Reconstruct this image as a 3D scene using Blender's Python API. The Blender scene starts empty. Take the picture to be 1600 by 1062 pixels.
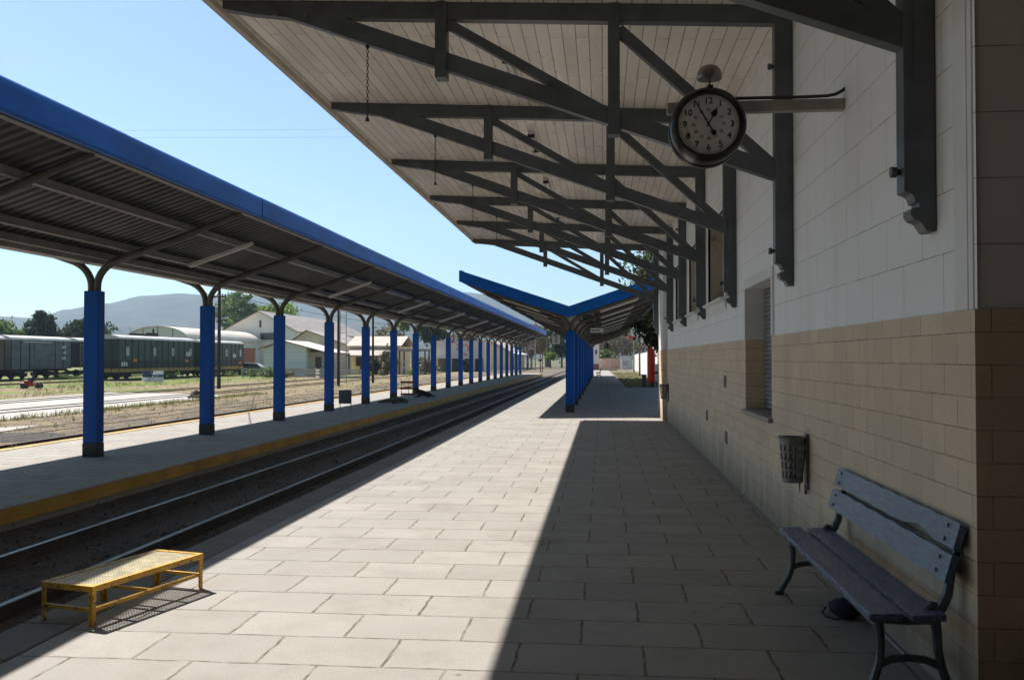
import bpy, bmesh, math, random
from mathutils import Vector, Matrix
R = math.radians
rng = random.Random(7)
sc = bpy.context.scene
C = sc.collection

# ------------------------------------------------------------------ camera, sky, sun, exposure
cam = bpy.data.cameras.new('camera')
cam.sensor_width = 36.0
cam.lens = 1450.0 / 1600.0 * 36.0
cam.clip_start = 0.05
cam.clip_end = 9000
camo = bpy.data.objects.new('camera', cam)
C.objects.link(camo)
YAW, PIT = math.atan(142 / 1450.0), math.atan(28.5 / 1450.0)
camo.location = (0, 0, 1.65)
camo.rotation_euler = (R(90) + PIT, 0, YAW)
sc.camera = camo

SUN = Vector((-0.63, 0.51, 1.0)).normalized()          # towards the sun
EL, AZ = math.asin(SUN.z), math.atan2(SUN.x, SUN.y)
w = bpy.data.worlds.new('World')
sc.world = w
w.use_nodes = True
wn = w.node_tree.nodes
bg = wn['Background']
sky = wn.new('ShaderNodeTexSky')
sky.sky_type = 'NISHITA'
sky.sun_disc = False
sky.sun_elevation = EL
sky.sun_rotation = AZ
sky.altitude = 1200
sky.air_density = 1.0
sky.dust_density = 1.2
sky.ozone_density = 3.0
hue = wn.new('ShaderNodeMix')                           # the photograph's sky leans to cyan
hue.data_type, hue.blend_type = 'RGBA', 'MULTIPLY'
hue.inputs[0].default_value = 1.0
hue.inputs[7].default_value = (0.98, 1.08, 0.97, 1)
w.node_tree.links.new(sky.outputs[0], hue.inputs[6])
w.node_tree.links.new(hue.outputs[2], bg.inputs[0])
bg.inputs[1].default_value = 0.066
sl = bpy.data.lights.new('sun', 'SUN')
sl.energy = 5.0
sl.angle = R(0.53)
sl.color = (1.0, 0.95, 0.88)
slo = bpy.data.objects.new('sun', sl)
slo.rotation_euler = SUN.to_track_quat('Z', 'Y').to_euler()
slo.location = (-30, 30, 60)
C.objects.link(slo)
sc.view_settings.view_transform = 'Standard'
sc.view_settings.look = 'None'
sc.view_settings.exposure = 1.0
sc.view_settings.gamma = 1
sc.cycles.use_denoising = True
sc.cycles.max_bounces = 8
sc.cycles.diffuse_bounces = 5
sc.cycles.glossy_bounces = 3
sc.cycles.volume_bounces = 0
sc.cycles.sample_clamp_indirect = 6

# ------------------------------------------------------------------ materials
class Nodes:
    def __init__(s, name):
        s.m = bpy.data.materials.new(name)
        s.m.use_nodes = True
        s.t = s.m.node_tree
        s.p = s.t.nodes['Principled BSDF']
    def n(s, typ, **kw):
        nd = s.t.nodes.new(typ)
        for k, v in kw.items():
            setattr(nd, k, v)
        return nd
    def l(s, a, b):
        s.t.links.new(a, b)
    def val(s, sock, v):
        if isinstance(v, bpy.types.NodeSocket):
            s.l(v, sock)
        else:
            sock.default_value = v
    def math(s, op, a, b=None, c=None):
        nd = s.n('ShaderNodeMath', operation=op)
        for i, x in enumerate((a, b, c)):
            if x is not None:
                s.val(nd.inputs[i], x)
        return nd.outputs[0]
    def pos(s):
        return s.n('ShaderNodeNewGeometry').outputs['Position']
    def obj(s):
        return s.n('ShaderNodeTexCoord').outputs['Object']
    def sep(s, v):
        nd = s.n('ShaderNodeSeparateXYZ')
        s.l(v, nd.inputs[0])
        return nd.outputs
    def comb(s, x, y, z=0.0):
        nd = s.n('ShaderNodeCombineXYZ')
        for i, a in enumerate((x, y, z)):
            s.val(nd.inputs[i], a)
        return nd.outputs[0]
    def scale(s, v, k):
        nd = s.n('ShaderNodeVectorMath', operation='MULTIPLY')
        s.l(v, nd.inputs[0])
        nd.inputs[1].default_value = k if hasattr(k, '__len__') else (k, k, k)
        return nd.outputs[0]
    def noise(s, v, sc_, det=4, rough=0.55):
        nd = s.n('ShaderNodeTexNoise')
        s.l(v, nd.inputs['Vector'])
        nd.inputs['Scale'].default_value = sc_
        nd.inputs['Detail'].default_value = det
        nd.inputs['Roughness'].default_value = rough
        return nd.outputs[0]
    def ramp(s, v, lo, hi, a=0.0, b=1.0):
        nd = s.n('ShaderNodeMapRange')
        s.val(nd.inputs[0], v)
        for i, x in enumerate((lo, hi, a, b)):
            s.val(nd.inputs[i + 1], x)
        return nd.outputs[0]
    def mix(s, f, a, b, blend='MIX'):
        nd = s.n('ShaderNodeMix', data_type='RGBA', blend_type=blend)
        s.val(nd.inputs[0], f)
        for i, x in ((6, a), (7, b)):
            s.val(nd.inputs[i], x if isinstance(x, bpy.types.NodeSocket) else (*x[:3], 1.0))
        return nd.outputs[2]
    def bump(s, h, dist=0.01, strength=1.0, nrm=None):
        nd = s.n('ShaderNodeBump')
        s.l(h, nd.inputs['Height'])
        nd.inputs['Distance'].default_value = dist
        nd.inputs['Strength'].default_value = strength
        if nrm is not None:
            s.l(nrm, nd.inputs['Normal'])
        return nd.outputs[0]
    def out(s, col=None, rough=0.7, nrm=None, metal=0.0, spec=0.4):
        if col is not None:
            s.val(s.p.inputs['Base Color'], col if isinstance(col, bpy.types.NodeSocket) else (*col[:3], 1.0))
        s.val(s.p.inputs['Roughness'], rough)
        s.p.inputs['Metallic'].default_value = metal
        s.p.inputs['Specular IOR Level'].default_value = spec
        if nrm is not None:
            s.l(nrm, s.p.inputs['Normal'])
        return s.m

def paint(name, col, rough=0.5, var=0.35, sc_=2.0, wear=None, wear_amt=0.62, metal=0.0, bump=0.002, fine=60, spec=0.4, strip=None):
    """painted or plain surface: broad tone changes, fine grain, optional worn patches"""
    k = Nodes(name)
    p = k.pos()
    if strip:
        p = k.scale(p, strip)
    a = k.noise(p, sc_, 5)
    b = k.noise(k.pos(), fine, 3)
    dark = tuple(c * (1 - var) for c in col)
    lite = tuple(min(1, c * (1 + var * 0.7)) for c in col)
    c = k.mix(k.ramp(a, 0.3, 0.7), dark, lite)
    c = k.mix(k.ramp(b, 0.35, 0.75, 0, 0.25), c, dark)
    rg = rough
    if wear:
        m = k.ramp(k.math('ADD', k.math('MULTIPLY', k.noise(p, sc_ * 4, 6, 0.7), 0.75), k.math('MULTIPLY', b, 0.25)), wear_amt, wear_amt + 0.06)
        c = k.mix(m, c, wear)
        rg = k.math('ADD', k.math('MULTIPLY', m, 0.2), rough)
    h = k.math('ADD', a, b)
    return k.out(c, rg, k.bump(h, bump, 0.6), metal, spec)

def masonry(name, axis, bw, bh, cols, mortar, msize, rough=0.8, grain=90, bump=0.006, wob=0.004, stain=None, off=(0, 0), sq=0.5, graincol=None, var=0.6, spots=False, grime=None):
    """blocks in courses laid over a wall (axis 'X': y,z; 'Y': x,z) or a floor ('Z': x,y)"""
    k = Nodes(name)
    P = k.pos()
    x, y, z = k.sep(P)
    u, v = {'X': (y, z), 'Y': (x, z), 'Z': (x, y)}[axis]
    d = k.noise(P, 6, 2)
    d2 = k.noise(P, 4.3, 2)
    u2 = k.math('ADD', k.math('ADD', u, off[0]), k.math('MULTIPLY', k.math('SUBTRACT', d, 0.5), wob * 2))
    v2 = k.math('ADD', k.math('ADD', v, off[1]), k.math('MULTIPLY', k.math('SUBTRACT', d2, 0.5), wob * 2))
    br = k.n('ShaderNodeTexBrick')
    br.offset = sq
    k.l(k.comb(u2, v2), br.inputs['Vector'])
    br.inputs['Scale'].default_value = 1
    br.inputs['Brick Width'].default_value = bw
    br.inputs['Row Height'].default_value = bh
    br.inputs['Mortar Size'].default_value = msize
    br.inputs['Mortar Smooth'].default_value = 0.25
    br.inputs['Color1'].default_value = (*cols[0], 1)
    br.inputs['Color2'].default_value = (*cols[1], 1)
    br.inputs['Mortar'].default_value = (*cols[0], 1)
    f = br.outputs['Fac']
    g = k.noise(P, grain, 3, 0.7)
    a = k.noise(P, 1.3, 5, 0.6)
    c = br.outputs['Color']
    c = k.mix(k.ramp(a, 0.3, 0.72), k.mix(var, c, tuple(q * 0.72 for q in cols[0])), c)
    gc = graincol or tuple(q * 0.45 for q in cols[0])
    c = k.mix(k.ramp(g, 0.5, 0.75, 0, 0.55), c, gc)
    if stain:
        s_ = k.ramp(k.noise(k.scale(P, (1, 1, 0.35)), 2.2, 6, 0.65), 0.5, 0.75, 0, 0.55)
        c = k.mix(s_, c, stain)
    if spots:
        vo = k.n('ShaderNodeTexVoronoi')
        k.l(k.scale(P, (1, 1, 1)), vo.inputs['Vector'])
        vo.inputs['Scale'].default_value = 2.6
        sp = k.math('MULTIPLY', k.ramp(k.math('ADD', vo.outputs['Distance'], k.math('MULTIPLY', g, 0.05)), 0.05, 0.09, 0.7, 0), k.ramp(k.noise(P, 1.7, 2), 0.5, 0.6))
        c = k.mix(sp, c, (0.09, 0.08, 0.07))
        oil = k.ramp(k.noise(P, 0.8, 7, 0.7), 0.55, 0.72, 0, 0.45)
        c = k.mix(oil, c, (0.15, 0.13, 0.11))
        vc = k.n('ShaderNodeTexVoronoi', feature='DISTANCE_TO_EDGE')
        k.l(k.comb(k.math('ADD', x, k.math('MULTIPLY', d, .4)), k.math('ADD', y, k.math('MULTIPLY', d2, .4))), vc.inputs['Vector'])
        vc.inputs['Scale'].default_value = 0.55
        cr = k.math('MULTIPLY', k.ramp(vc.outputs['Distance'], 0.0, 0.004, 0.8, 0), k.ramp(k.noise(P, 0.45, 2), 0.56, 0.6))
        c = k.mix(cr, c, mortar)
    if grime:
        gm = k.math('MULTIPLY', k.ramp(k.math('ADD', z, k.math('MULTIPLY', k.noise(k.scale(P, (1, 1, 0.3)), 3.5, 6, 0.7), 0.8)), grime, grime + 0.55, 0.75, 0), 1.0)
        c = k.mix(gm, c, (0.20, 0.165, 0.13))
    chip = k.ramp(k.noise(P, 9, 4), 0.3, 0.62, 0.2, 1.0)
    mf = k.math('MULTIPLY', f, chip)
    c = k.mix(mf, c, mortar)
    sh_ = k.math('MULTIPLY', k.sep(br.outputs['Color'])[0], 1.6 if spots else 0.0)
    h = k.math('ADD', k.math('SUBTRACT', k.math('MULTIPLY', g, 0.12), f), sh_)
    return k.out(c, rough, k.bump(k.math('ADD', h, k.math('MULTIPLY', a, 0.25)), bump, 0.7), 0, 0.2)

def foliage(name, c1, c2, c3=None):
    k = Nodes(name)
    r = k.n('ShaderNodeNewGeometry').outputs['Random Per Island']
    c = k.mix(r, c1, c2)
    if c3:
        c = k.mix(k.ramp(k.noise(k.pos(), 0.5, 3), 0.5, 0.62), c, c3)
    tr = k.n('ShaderNodeBsdfTranslucent')
    k.l(c, tr.inputs['Color'])
    k.out(c, 0.65, None, 0, 0.3)
    mx = k.n('ShaderNodeMixShader')
    mx.inputs[0].default_value = 0.3
    k.l(k.p.outputs[0], mx.inputs[1])
    k.l(tr.outputs[0], mx.inputs[2])
    k.l(mx.outputs[0], k.t.nodes['Material Output'].inputs['Surface'])
    return k.m

def plank(name, col, across, bw, groove=0.006, rough=0.45, length=3.6, var=0.5):
    """boards running along Y; across 'X' (ceiling) or 'Z' (wall siding, boards along X)"""
    k = Nodes(name)
    P = k.pos()
    x, y, z = k.sep(P)
    u, v = (y, x) if across == 'X' else (x, z)
    br = k.n('ShaderNodeTexBrick')
    br.offset = 0.37
    k.l(k.comb(u, v), br.inputs['Vector'])
    br.inputs['Scale'].default_value = 1
    br.inputs['Brick Width'].default_value = length
    br.inputs['Row Height'].default_value = bw
    br.inputs['Mortar Size'].default_value = groove
    br.inputs['Mortar Smooth'].default_value = 0.4
    br.inputs['Color1'].default_value = (*col, 1)
    br.inputs['Color2'].default_value = (*[c * 0.86 for c in col], 1)
    br.inputs['Mortar'].default_value = (*[c * 0.3 for c in col], 1)
    n = k.noise(k.scale(P, (1, 0.25, 1)), 3, 5, 0.6)
    c = k.mix(k.ramp(n, 0.4, 0.85, 0, var), br.outputs['Color'], tuple(q * 0.6 for q in (col[0], col[1] * 0.95, col[2] * 0.85)))
    h = k.math('SUBTRACT', k.math('MULTIPLY', n, 0.4), br.outputs['Fac'])
    return k.out(c, k.ramp(n, 0.3, 0.7, rough - 0.1, rough + 0.15), k.bump(h, 0.006, 0.8))

def ground_mat():
    k = Nodes('dry_grass_and_gravel_ground')
    P = k.pos()
    x, y, z = k.sep(P)
    big = k.noise(P, 0.16, 6, 0.62)
    med = k.noise(P, 0.9, 5, 0.6)
    fine = k.noise(P, 9, 4, 0.7)
    grain = k.noise(P, 45, 3, 0.8)
    dry = k.mix(k.ramp(fine, 0.3, 0.7), (0.18, 0.13, 0.075), (0.33, 0.265, 0.16))
    grav = k.mix(k.ramp(grain, 0.35, 0.65), (0.08, 0.062, 0.05), (0.215, 0.18, 0.15))
    green = k.mix(k.ramp(fine, 0.35, 0.65), (0.085, 0.13, 0.022), (0.18, 0.235, 0.055))
    c = k.mix(k.ramp(k.math('ADD', med, k.ramp(x, -19, -11, 0, 0.22)), 0.52, 0.68), dry, grav)
    gz = k.math('ADD', k.ramp(x, -24, -32, 0.0, 0.17), k.ramp(y, 52, 75, 0.0, 0.01))
    c = k.mix(k.ramp(k.math('ADD', big, gz), 0.60, 0.68, 0, 0.85), c, green)
    # the oily bed between the two platforms
    bed = k.math('MULTIPLY', k.ramp(x, -7.0, -6.9), k.ramp(x, -3.3, -3.2, 1, 0))
    bed = k.math('MULTIPLY', bed, k.ramp(y, 92, 112, 1, 0))
    dirt = k.mix(k.ramp(grain, 0.3, 0.7), (0.075, 0.055, 0.042), (0.20, 0.155, 0.12))
    c = k.mix(bed, c, k.mix(k.ramp(med, 0.45, 0.7), dirt, (0.10, 0.08, 0.06)))
    far = k.ramp(y, 150, 260)
    c = k.mix(far, c, (0.12, 0.12, 0.07))
    h = k.math('ADD', k.math('MULTIPLY', fine, 1.0), k.math('MULTIPLY', grain, 0.7))
    return k.out(c, 0.95, k.bump(h, 0.05, 0.8), 0, 0.15)

M = {}
M['ground'] = ground_mat()
M['paving'] = masonry('worn_concrete_pavers', 'Z', 0.70, 0.50, ((0.36, 0.337, 0.308), (0.30, 0.28, 0.255)), (0.115, 0.088, 0.066), 0.0095, 0.72, 70, 0.008, 0.016, (0.23, 0.20, 0.17), (0.13, 0.1), spots=True)
M['old_kerb'] = masonry('rough_kerb_stone', 'Z', 4.0, 1.25, ((0.24, 0.22, 0.19), (0.19, 0.17, 0.15)), (0.07, 0.06, 0.05), 0.008, 0.9, 40, 0.014, 0.02, (0.16, 0.13, 0.1), (1.0, 0.2))
M['pale_kerb'] = masonry('pale_kerb_stone', 'Z', 4.0, 1.25, ((0.40, 0.36, 0.30), (0.34, 0.31, 0.26)), (0.07, 0.06, 0.05), 0.008, 0.9, 40, 0.014, 0.02, (0.26, 0.22, 0.18), (1.0, 0.2))
M['island_paving'] = masonry('grey_platform_tiles', 'Z', 0.6, 0.40, ((0.40, 0.375, 0.345), (0.32, 0.30, 0.275)), (0.10, 0.09, 0.085), 0.011, 0.9, 60, 0.008, 0.010, (0.25, 0.235, 0.22), spots=True)
M['yellow_kerb'] = paint('worn_yellow_kerb_paint', (0.64, 0.36, 0.06), 0.7, 0.3, 1.2, (0.32, 0.24, 0.15), 0.55, bump=0.006)
M['yellow_line'] = paint('faded_yellow_line', (0.72, 0.52, 0.20), 0.75, 0.25, 1.2, (0.45, 0.40, 0.33), 0.58)
M['stone'] = masonry('beige_stone_blocks', 'X', 0.34, 0.15, ((0.74, 0.605, 0.455), (0.64, 0.52, 0.39)), (0.24, 0.16, 0.10), 0.0028, 0.75, 120, 0.003, 0.001, (0.48, 0.39, 0.295), (0.10, 0.03), grime=0.42)
M['stone_end'] = masonry('beige_stone_blocks_end', 'Y', 0.34, 0.15, ((0.74, 0.605, 0.455), (0.64, 0.52, 0.39)), (0.24, 0.16, 0.10), 0.0028, 0.75, 120, 0.003, 0.001, (0.48, 0.39, 0.295), (0.10, 0.03), grime=0.42)
M['white_wall'] = masonry('white_scored_render', 'X', 0.62, 0.305, ((0.82, 0.825, 0.84), (0.80, 0.805, 0.82)), (0.33, 0.31, 0.29), 0.003, 0.7, 160, 0.003, 0.001, (0.66, 0.64, 0.61), (0.1, 0.265), graincol=(0.66, 0.66, 0.66), var=0.1)
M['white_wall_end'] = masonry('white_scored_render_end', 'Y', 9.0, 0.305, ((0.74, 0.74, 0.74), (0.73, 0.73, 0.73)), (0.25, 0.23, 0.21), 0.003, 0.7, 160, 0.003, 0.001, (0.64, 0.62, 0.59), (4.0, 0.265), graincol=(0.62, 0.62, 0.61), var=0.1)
M['white_trim'] = paint('white_trim_paint', (0.70, 0.70, 0.70), 0.6, 0.1, 2)
M['shutter'] = paint('grey_roller_shutter', (0.25, 0.26, 0.27), 0.45, 0.25, 3, metal=0.3)
M['sill'] = paint('grey_granite_sill', (0.22, 0.21, 0.20), 0.4, 0.3, 30)
M['ceiling'] = plank('cream_ceiling_boards', (0.90, 0.845, 0.76), 'X', 0.135, 0.0045, 0.28, var=0.22)
M['fascia_cream'] = paint('cream_eave_board', (0.66, 0.58, 0.49), 0.5, 0.2, 2)
M['roof_sheet'] = paint('zinc_roof_sheet', (0.35, 0.35, 0.35), 0.5, 0.3, 1, metal=0.4)
M['truss'] = paint('dark_grey_truss_paint', (0.10, 0.113, 0.124), 0.42, 0.25, 5, bump=0.003, fine=40)
M['steel_dark'] = paint('dark_steel', (0.05, 0.05, 0.05), 0.5, 0.3, 8, metal=0.4)
M['blue'] = paint('royal_blue_paint', (0.004, 0.090, 0.42), 0.5, 0.25, 1.6, (0.03, 0.11, 0.36), 0.63, spec=0.22, strip=(1, 1, 0.3))
M['blue_fascia'] = paint('weathered_blue_fascia', (0.004, 0.130, 0.52), 0.45, 0.28, 1.1, (0.03, 0.15, 0.46), 0.57, spec=0.22, strip=(1, 1, 3))
M['pillar_base'] = paint('charcoal_pillar_base', (0.055, 0.05, 0.048), 0.7, 0.35, 6)
M['grey_tube'] = paint('grey_brown_steel_tube', (0.12, 0.11, 0.095), 0.5, 0.3, 4, (0.09, 0.06, 0.04), 0.66)
M['purlin'] = paint('pale_grey_purlin', (0.23, 0.22, 0.20), 0.45, 0.3, 3, (0.14, 0.10, 0.07), 0.66)
M['corrugated'] = paint('grey_corrugated_sheet', (0.10, 0.097, 0.092), 0.5, 0.3, 1.5, (0.10, 0.08, 0.065), 0.64, metal=0.2)
M['rail'] = paint('rail_steel', (0.20, 0.185, 0.17), 0.42, 0.3, 6, metal=0.7)
M['rail_rusty'] = paint('rusty_rail', (0.10, 0.065, 0.045), 0.6, 0.4, 6, metal=0.3)
M['bench_wood'] = None
M['lamp_white'] = paint('white_lamp_housing', (0.72, 0.71, 0.68), 0.4, 0.15, 5)
M['tube_white'] = paint('unlit_glass_tube', (0.85, 0.85, 0.82), 0.2, 0.05, 5)
M['clock_case'] = paint('black_brown_clock_case', (0.015, 0.010, 0.008), 0.3, 0.3, 5, spec=0.4)
M['dial'] = paint('aged_white_dial', (0.54, 0.54, 0.51), 0.35, 0.06, 8)
M['black'] = paint('black_enamel', (0.012, 0.012, 0.012), 0.4, 0.2, 8)
M['faded_red'] = paint('faded_red_figures', (0.35, 0.20, 0.17), 0.5, 0.1, 8)
M['bell'] = paint('tarnished_bell_metal', (0.22, 0.20, 0.17), 0.32, 0.3, 12, metal=0.8)
M['arm_wood'] = paint('painted_clock_beam', (0.30, 0.28, 0.25), 0.55, 0.3, 6, (0.12, 0.09, 0.07), 0.6)
M['bin_grey'] = paint('grey_perforated_metal', (0.16, 0.165, 0.17), 0.4, 0.2, 8, metal=0.3)
M['yellow_metal'] = paint('chipped_yellow_metal', (0.66, 0.36, 0.03), 0.45, 0.3, 8, (0.07, 0.05, 0.035), 0.54)
M['worn_steel'] = paint('worn_bare_steel', (0.20, 0.15, 0.08), 0.4, 0.4, 14, (0.05, 0.04, 0.03), 0.55, metal=0.3)
M['pale_mesh'] = paint('rubbed_yellow_mesh', (0.80, 0.72, 0.50), 0.4, 0.3, 14, (0.30, 0.24, 0.14), 0.58)
M['red_metal'] = paint('red_cylinder_paint', (0.38, 0.018, 0.015), 0.3, 0.2, 5)
M['dark_red'] = paint('dark_red_slat', (0.33, 0.045, 0.03), 0.5, 0.25, 5)
M['bag'] = paint('dark_blue_cloth', (0.012, 0.016, 0.028), 0.8, 0.4, 9)
M['dog_dark'] = paint('dark_brown_fur', (0.045, 0.031, 0.022), 0.8, 0.5, 9, bump=0.02, fine=90)
M['dog_tan'] = paint('brindle_fur', (0.12, 0.09, 0.065), 0.8, 0.6, 7, (0.25, 0.19, 0.13), 0.54, bump=0.02, fine=90)
M['slab'] = paint('pale_concrete_slab', (0.38, 0.355, 0.325), 0.85, 0.25, 0.5, (0.24, 0.21, 0.18), 0.6, bump=0.01)
M['bark'] = paint('grey_brown_bark', (0.12, 0.09, 0.07), 0.9, 0.4, 5, bump=0.02)
M['bark_pale'] = paint('pale_bare_twigs', (0.22, 0.17, 0.145), 0.9, 0.3, 5)
M['bark_pink'] = paint('pinkish_bare_twigs', (0.26, 0.15, 0.14), 0.9, 0.3, 5)
M['pole_wood'] = paint('dark_pole', (0.05, 0.035, 0.03), 0.8, 0.3, 5)
M['wire'] = paint('black_wire', (0.02, 0.02, 0.02), 0.6, 0.1, 5)
M['leaf_dark'] = foliage('dark_evergreen_leaves', (0.016, 0.032, 0.014), (0.055, 0.085, 0.032))
M['leaf_mid'] = foliage('mid_green_leaves', (0.065, 0.11, 0.03), (0.19, 0.26, 0.08))
M['leaf_bright'] = foliage('bright_spring_leaves', (0.10, 0.17, 0.025), (0.26, 0.36, 0.06))
M['leaf_olive'] = foliage('olive_dry_leaves', (0.10, 0.09, 0.045), (0.22, 0.20, 0.11))
M['leaf_glossy'] = foliage('broad_glossy_leaves', (0.022, 0.036, 0.012), (0.12, 0.145, 0.06))
M['grass_blade'] = foliage('grass_blades', (0.12, 0.15, 0.03), (0.30, 0.26, 0.12))
M['wagon_grey'] = paint('weathered_grey_blue_wagon_boards', (0.15, 0.163, 0.17), 0.7, 0.35, 0.7, (0.13, 0.085, 0.055), 0.60, strip=(1, 1, 2.5))
M['wagon_brown'] = paint('rusty_brown_wagon_boards', (0.17, 0.115, 0.075), 0.8, 0.4, 0.9, (0.08, 0.06, 0.05), 0.58)
M['wagon_green'] = paint('dull_green_wagon_paint', (0.022, 0.045, 0.030), 0.5, 0.3, 0.8, (0.06, 0.065, 0.05), 0.63)
M['wagon_black'] = paint('black_wagon_skirt', (0.02, 0.02, 0.021), 0.6, 0.3, 1.5)
M['wagon_yellow'] = paint('ochre_wagon_sill', (0.40, 0.25, 0.05), 0.6, 0.3, 1.0, (0.15, 0.09, 0.03), 0.6)
M['underframe'] = paint('sooty_running_gear', (0.022, 0.020, 0.018), 0.7, 0.4, 2)
M['wagon_roof'] = paint('pale_tin_wagon_roof', (0.55, 0.535, 0.505), 0.5, 0.25, 0.6, (0.25, 0.21, 0.18), 0.6)
M['mark_white'] = paint('white_stencil', (0.62, 0.62, 0.60), 0.7, 0.1, 4)
M['mark_orange'] = paint('orange_plate', (0.60, 0.20, 0.03), 0.6, 0.2, 4)
M['pane'] = paint('dusty_window_pane', (0.36, 0.36, 0.34), 0.25, 0.3, 2, spec=0.6)
M['pane_dark'] = paint('dark_window_pane', (0.03, 0.03, 0.03), 0.15, 0.3, 2, spec=0.6)
M['house_white'] = paint('off_white_render', (0.88, 0.78, 0.71), 0.85, 0.15, 0.35, (0.45, 0.40, 0.36), 0.62)
M['siding'] = plank('white_lap_siding', (0.88, 0.88, 0.87), 'Z', 0.24, 0.012, 0.6, 30, 0.2)
M['house_yellow'] = paint('pale_yellow_render', (0.78, 0.62, 0.36), 0.85, 0.15, 0.5)
M['house_beige'] = paint('stained_beige_render', (0.62, 0.54, 0.45), 0.85, 0.25, 0.5, (0.28, 0.24, 0.20), 0.6)
M['brick'] = masonry('red_brickwork', 'Y', 0.40, 0.22, ((0.36, 0.095, 0.055), (0.28, 0.07, 0.045)), (0.42, 0.35, 0.3), 0.03, 0.85, 20, 0.01, 0.01)
M['roof_grey'] = paint('weathered_grey_roof', (0.30, 0.265, 0.24), 0.7, 0.3, 0.5, (0.19, 0.165, 0.15), 0.57, strip=(3, 0.6, 3))
M['roof_pale'] = paint('pale_sheet_roof', (0.60, 0.54, 0.47), 0.6, 0.2, 0.5, strip=(2, 0.4, 2))
M['roof_tan'] = paint('tan_sheet_roof', (0.46, 0.38, 0.32), 0.7, 0.25, 0.6)
M['wood_brown'] = paint('brown_for_added_shade_blocks', (0.14, 0.075, 0.04), 0.7, 0.3, 3)
M['concrete_old'] = paint('old_grey_concrete', (0.30, 0.275, 0.25), 0.9, 0.35, 1.2, (0.17, 0.15, 0.13), 0.56, bump=0.01)
M['white_paint_wall'] = paint('whitewashed_wall', (0.74, 0.73, 0.71), 0.8, 0.1, 0.5, (0.45, 0.38, 0.32), 0.68, strip=(1, 1, 0.2))
M['pink_wall'] = paint('faded_pink_wall', (0.66, 0.43, 0.34), 0.85, 0.25, 0.7, (0.42, 0.37, 0.33), 0.55)
M['graffiti_wall'] = paint('pale_wall_with_red_paint', (0.66, 0.58, 0.52), 0.85, 0.2, 0.4, (0.50, 0.09, 0.05), 0.63)
M['car_grey'] = paint('dark_grey_car_paint', (0.10, 0.11, 0.12), 0.25, 0.1, 1, spec=0.6)
M['signal_red'] = paint('signal_red', (0.50, 0.03, 0.03), 0.5, 0.15, 3)
M['drum_blue'] = paint('navy_drum_paint', (0.03, 0.06, 0.16), 0.5, 0.2, 3)
M['drum_white'] = paint('white_drum_paint', (0.80, 0.80, 0.79), 0.5, 0.15, 3)
M['soil'] = paint('brown_soil', (0.11, 0.075, 0.05), 0.95, 0.4, 6, bump=0.04, fine=20)
M['dark_ground'] = paint('dark_mottled_ground', (0.045, 0.038, 0.034), 0.95, 0.4, 3, (0.10, 0.085, 0.07), 0.62, bump=0.03, fine=45)
M['ballast'] = paint('brown_ballast_stone', (0.15, 0.12, 0.095), 0.95, 0.6, 18, (0.28, 0.24, 0.20), 0.66)
M['hill'] = None

def bench_paint():
    k = Nodes('cracked_blue_grey_bench_paint')
    P = k.obj()
    g = k.noise(k.scale(P, (14, 0.9, 14)), 5, 6, 0.7)
    s = k.noise(P, 2, 3)
    c = k.mix(k.ramp(s, 0.3, 0.7), (0.060, 0.105, 0.185), (0.09, 0.15, 0.25))
    c = k.mix(k.ramp(g, 0.58, 0.70), c, (0.27, 0.33, 0.40))
    return k.out(c, k.ramp(g, 0.4, 0.7, 0.2, 0.42), k.bump(g, 0.006, 0.8), 0, 0.8)
M['bench_wood'] = bench_paint()
M['bench_iron'] = paint('blue_grey_cast_iron', (0.075, 0.09, 0.105), 0.35, 0.25, 12, spec=0.6)

def hill_mat():
    k = Nodes('scrub_covered_hillside')
    P = k.pos()
    a = k.noise(P, 0.012, 8, 0.65)
    b = k.noise(P, 0.08, 4, 0.7)
    c = k.mix(k.ramp(a, 0.4, 0.62), (0.045, 0.048, 0.032), (0.095, 0.078, 0.06))
    c = k.mix(k.ramp(b, 0.4, 0.7, 0, 0.6), c, (0.035, 0.045, 0.025))
    return k.out(c, 1.0, k.bump(k.math('ADD', a, b), 8, 0.6), 0, 0.0)
M['hill'] = hill_mat()

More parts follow.
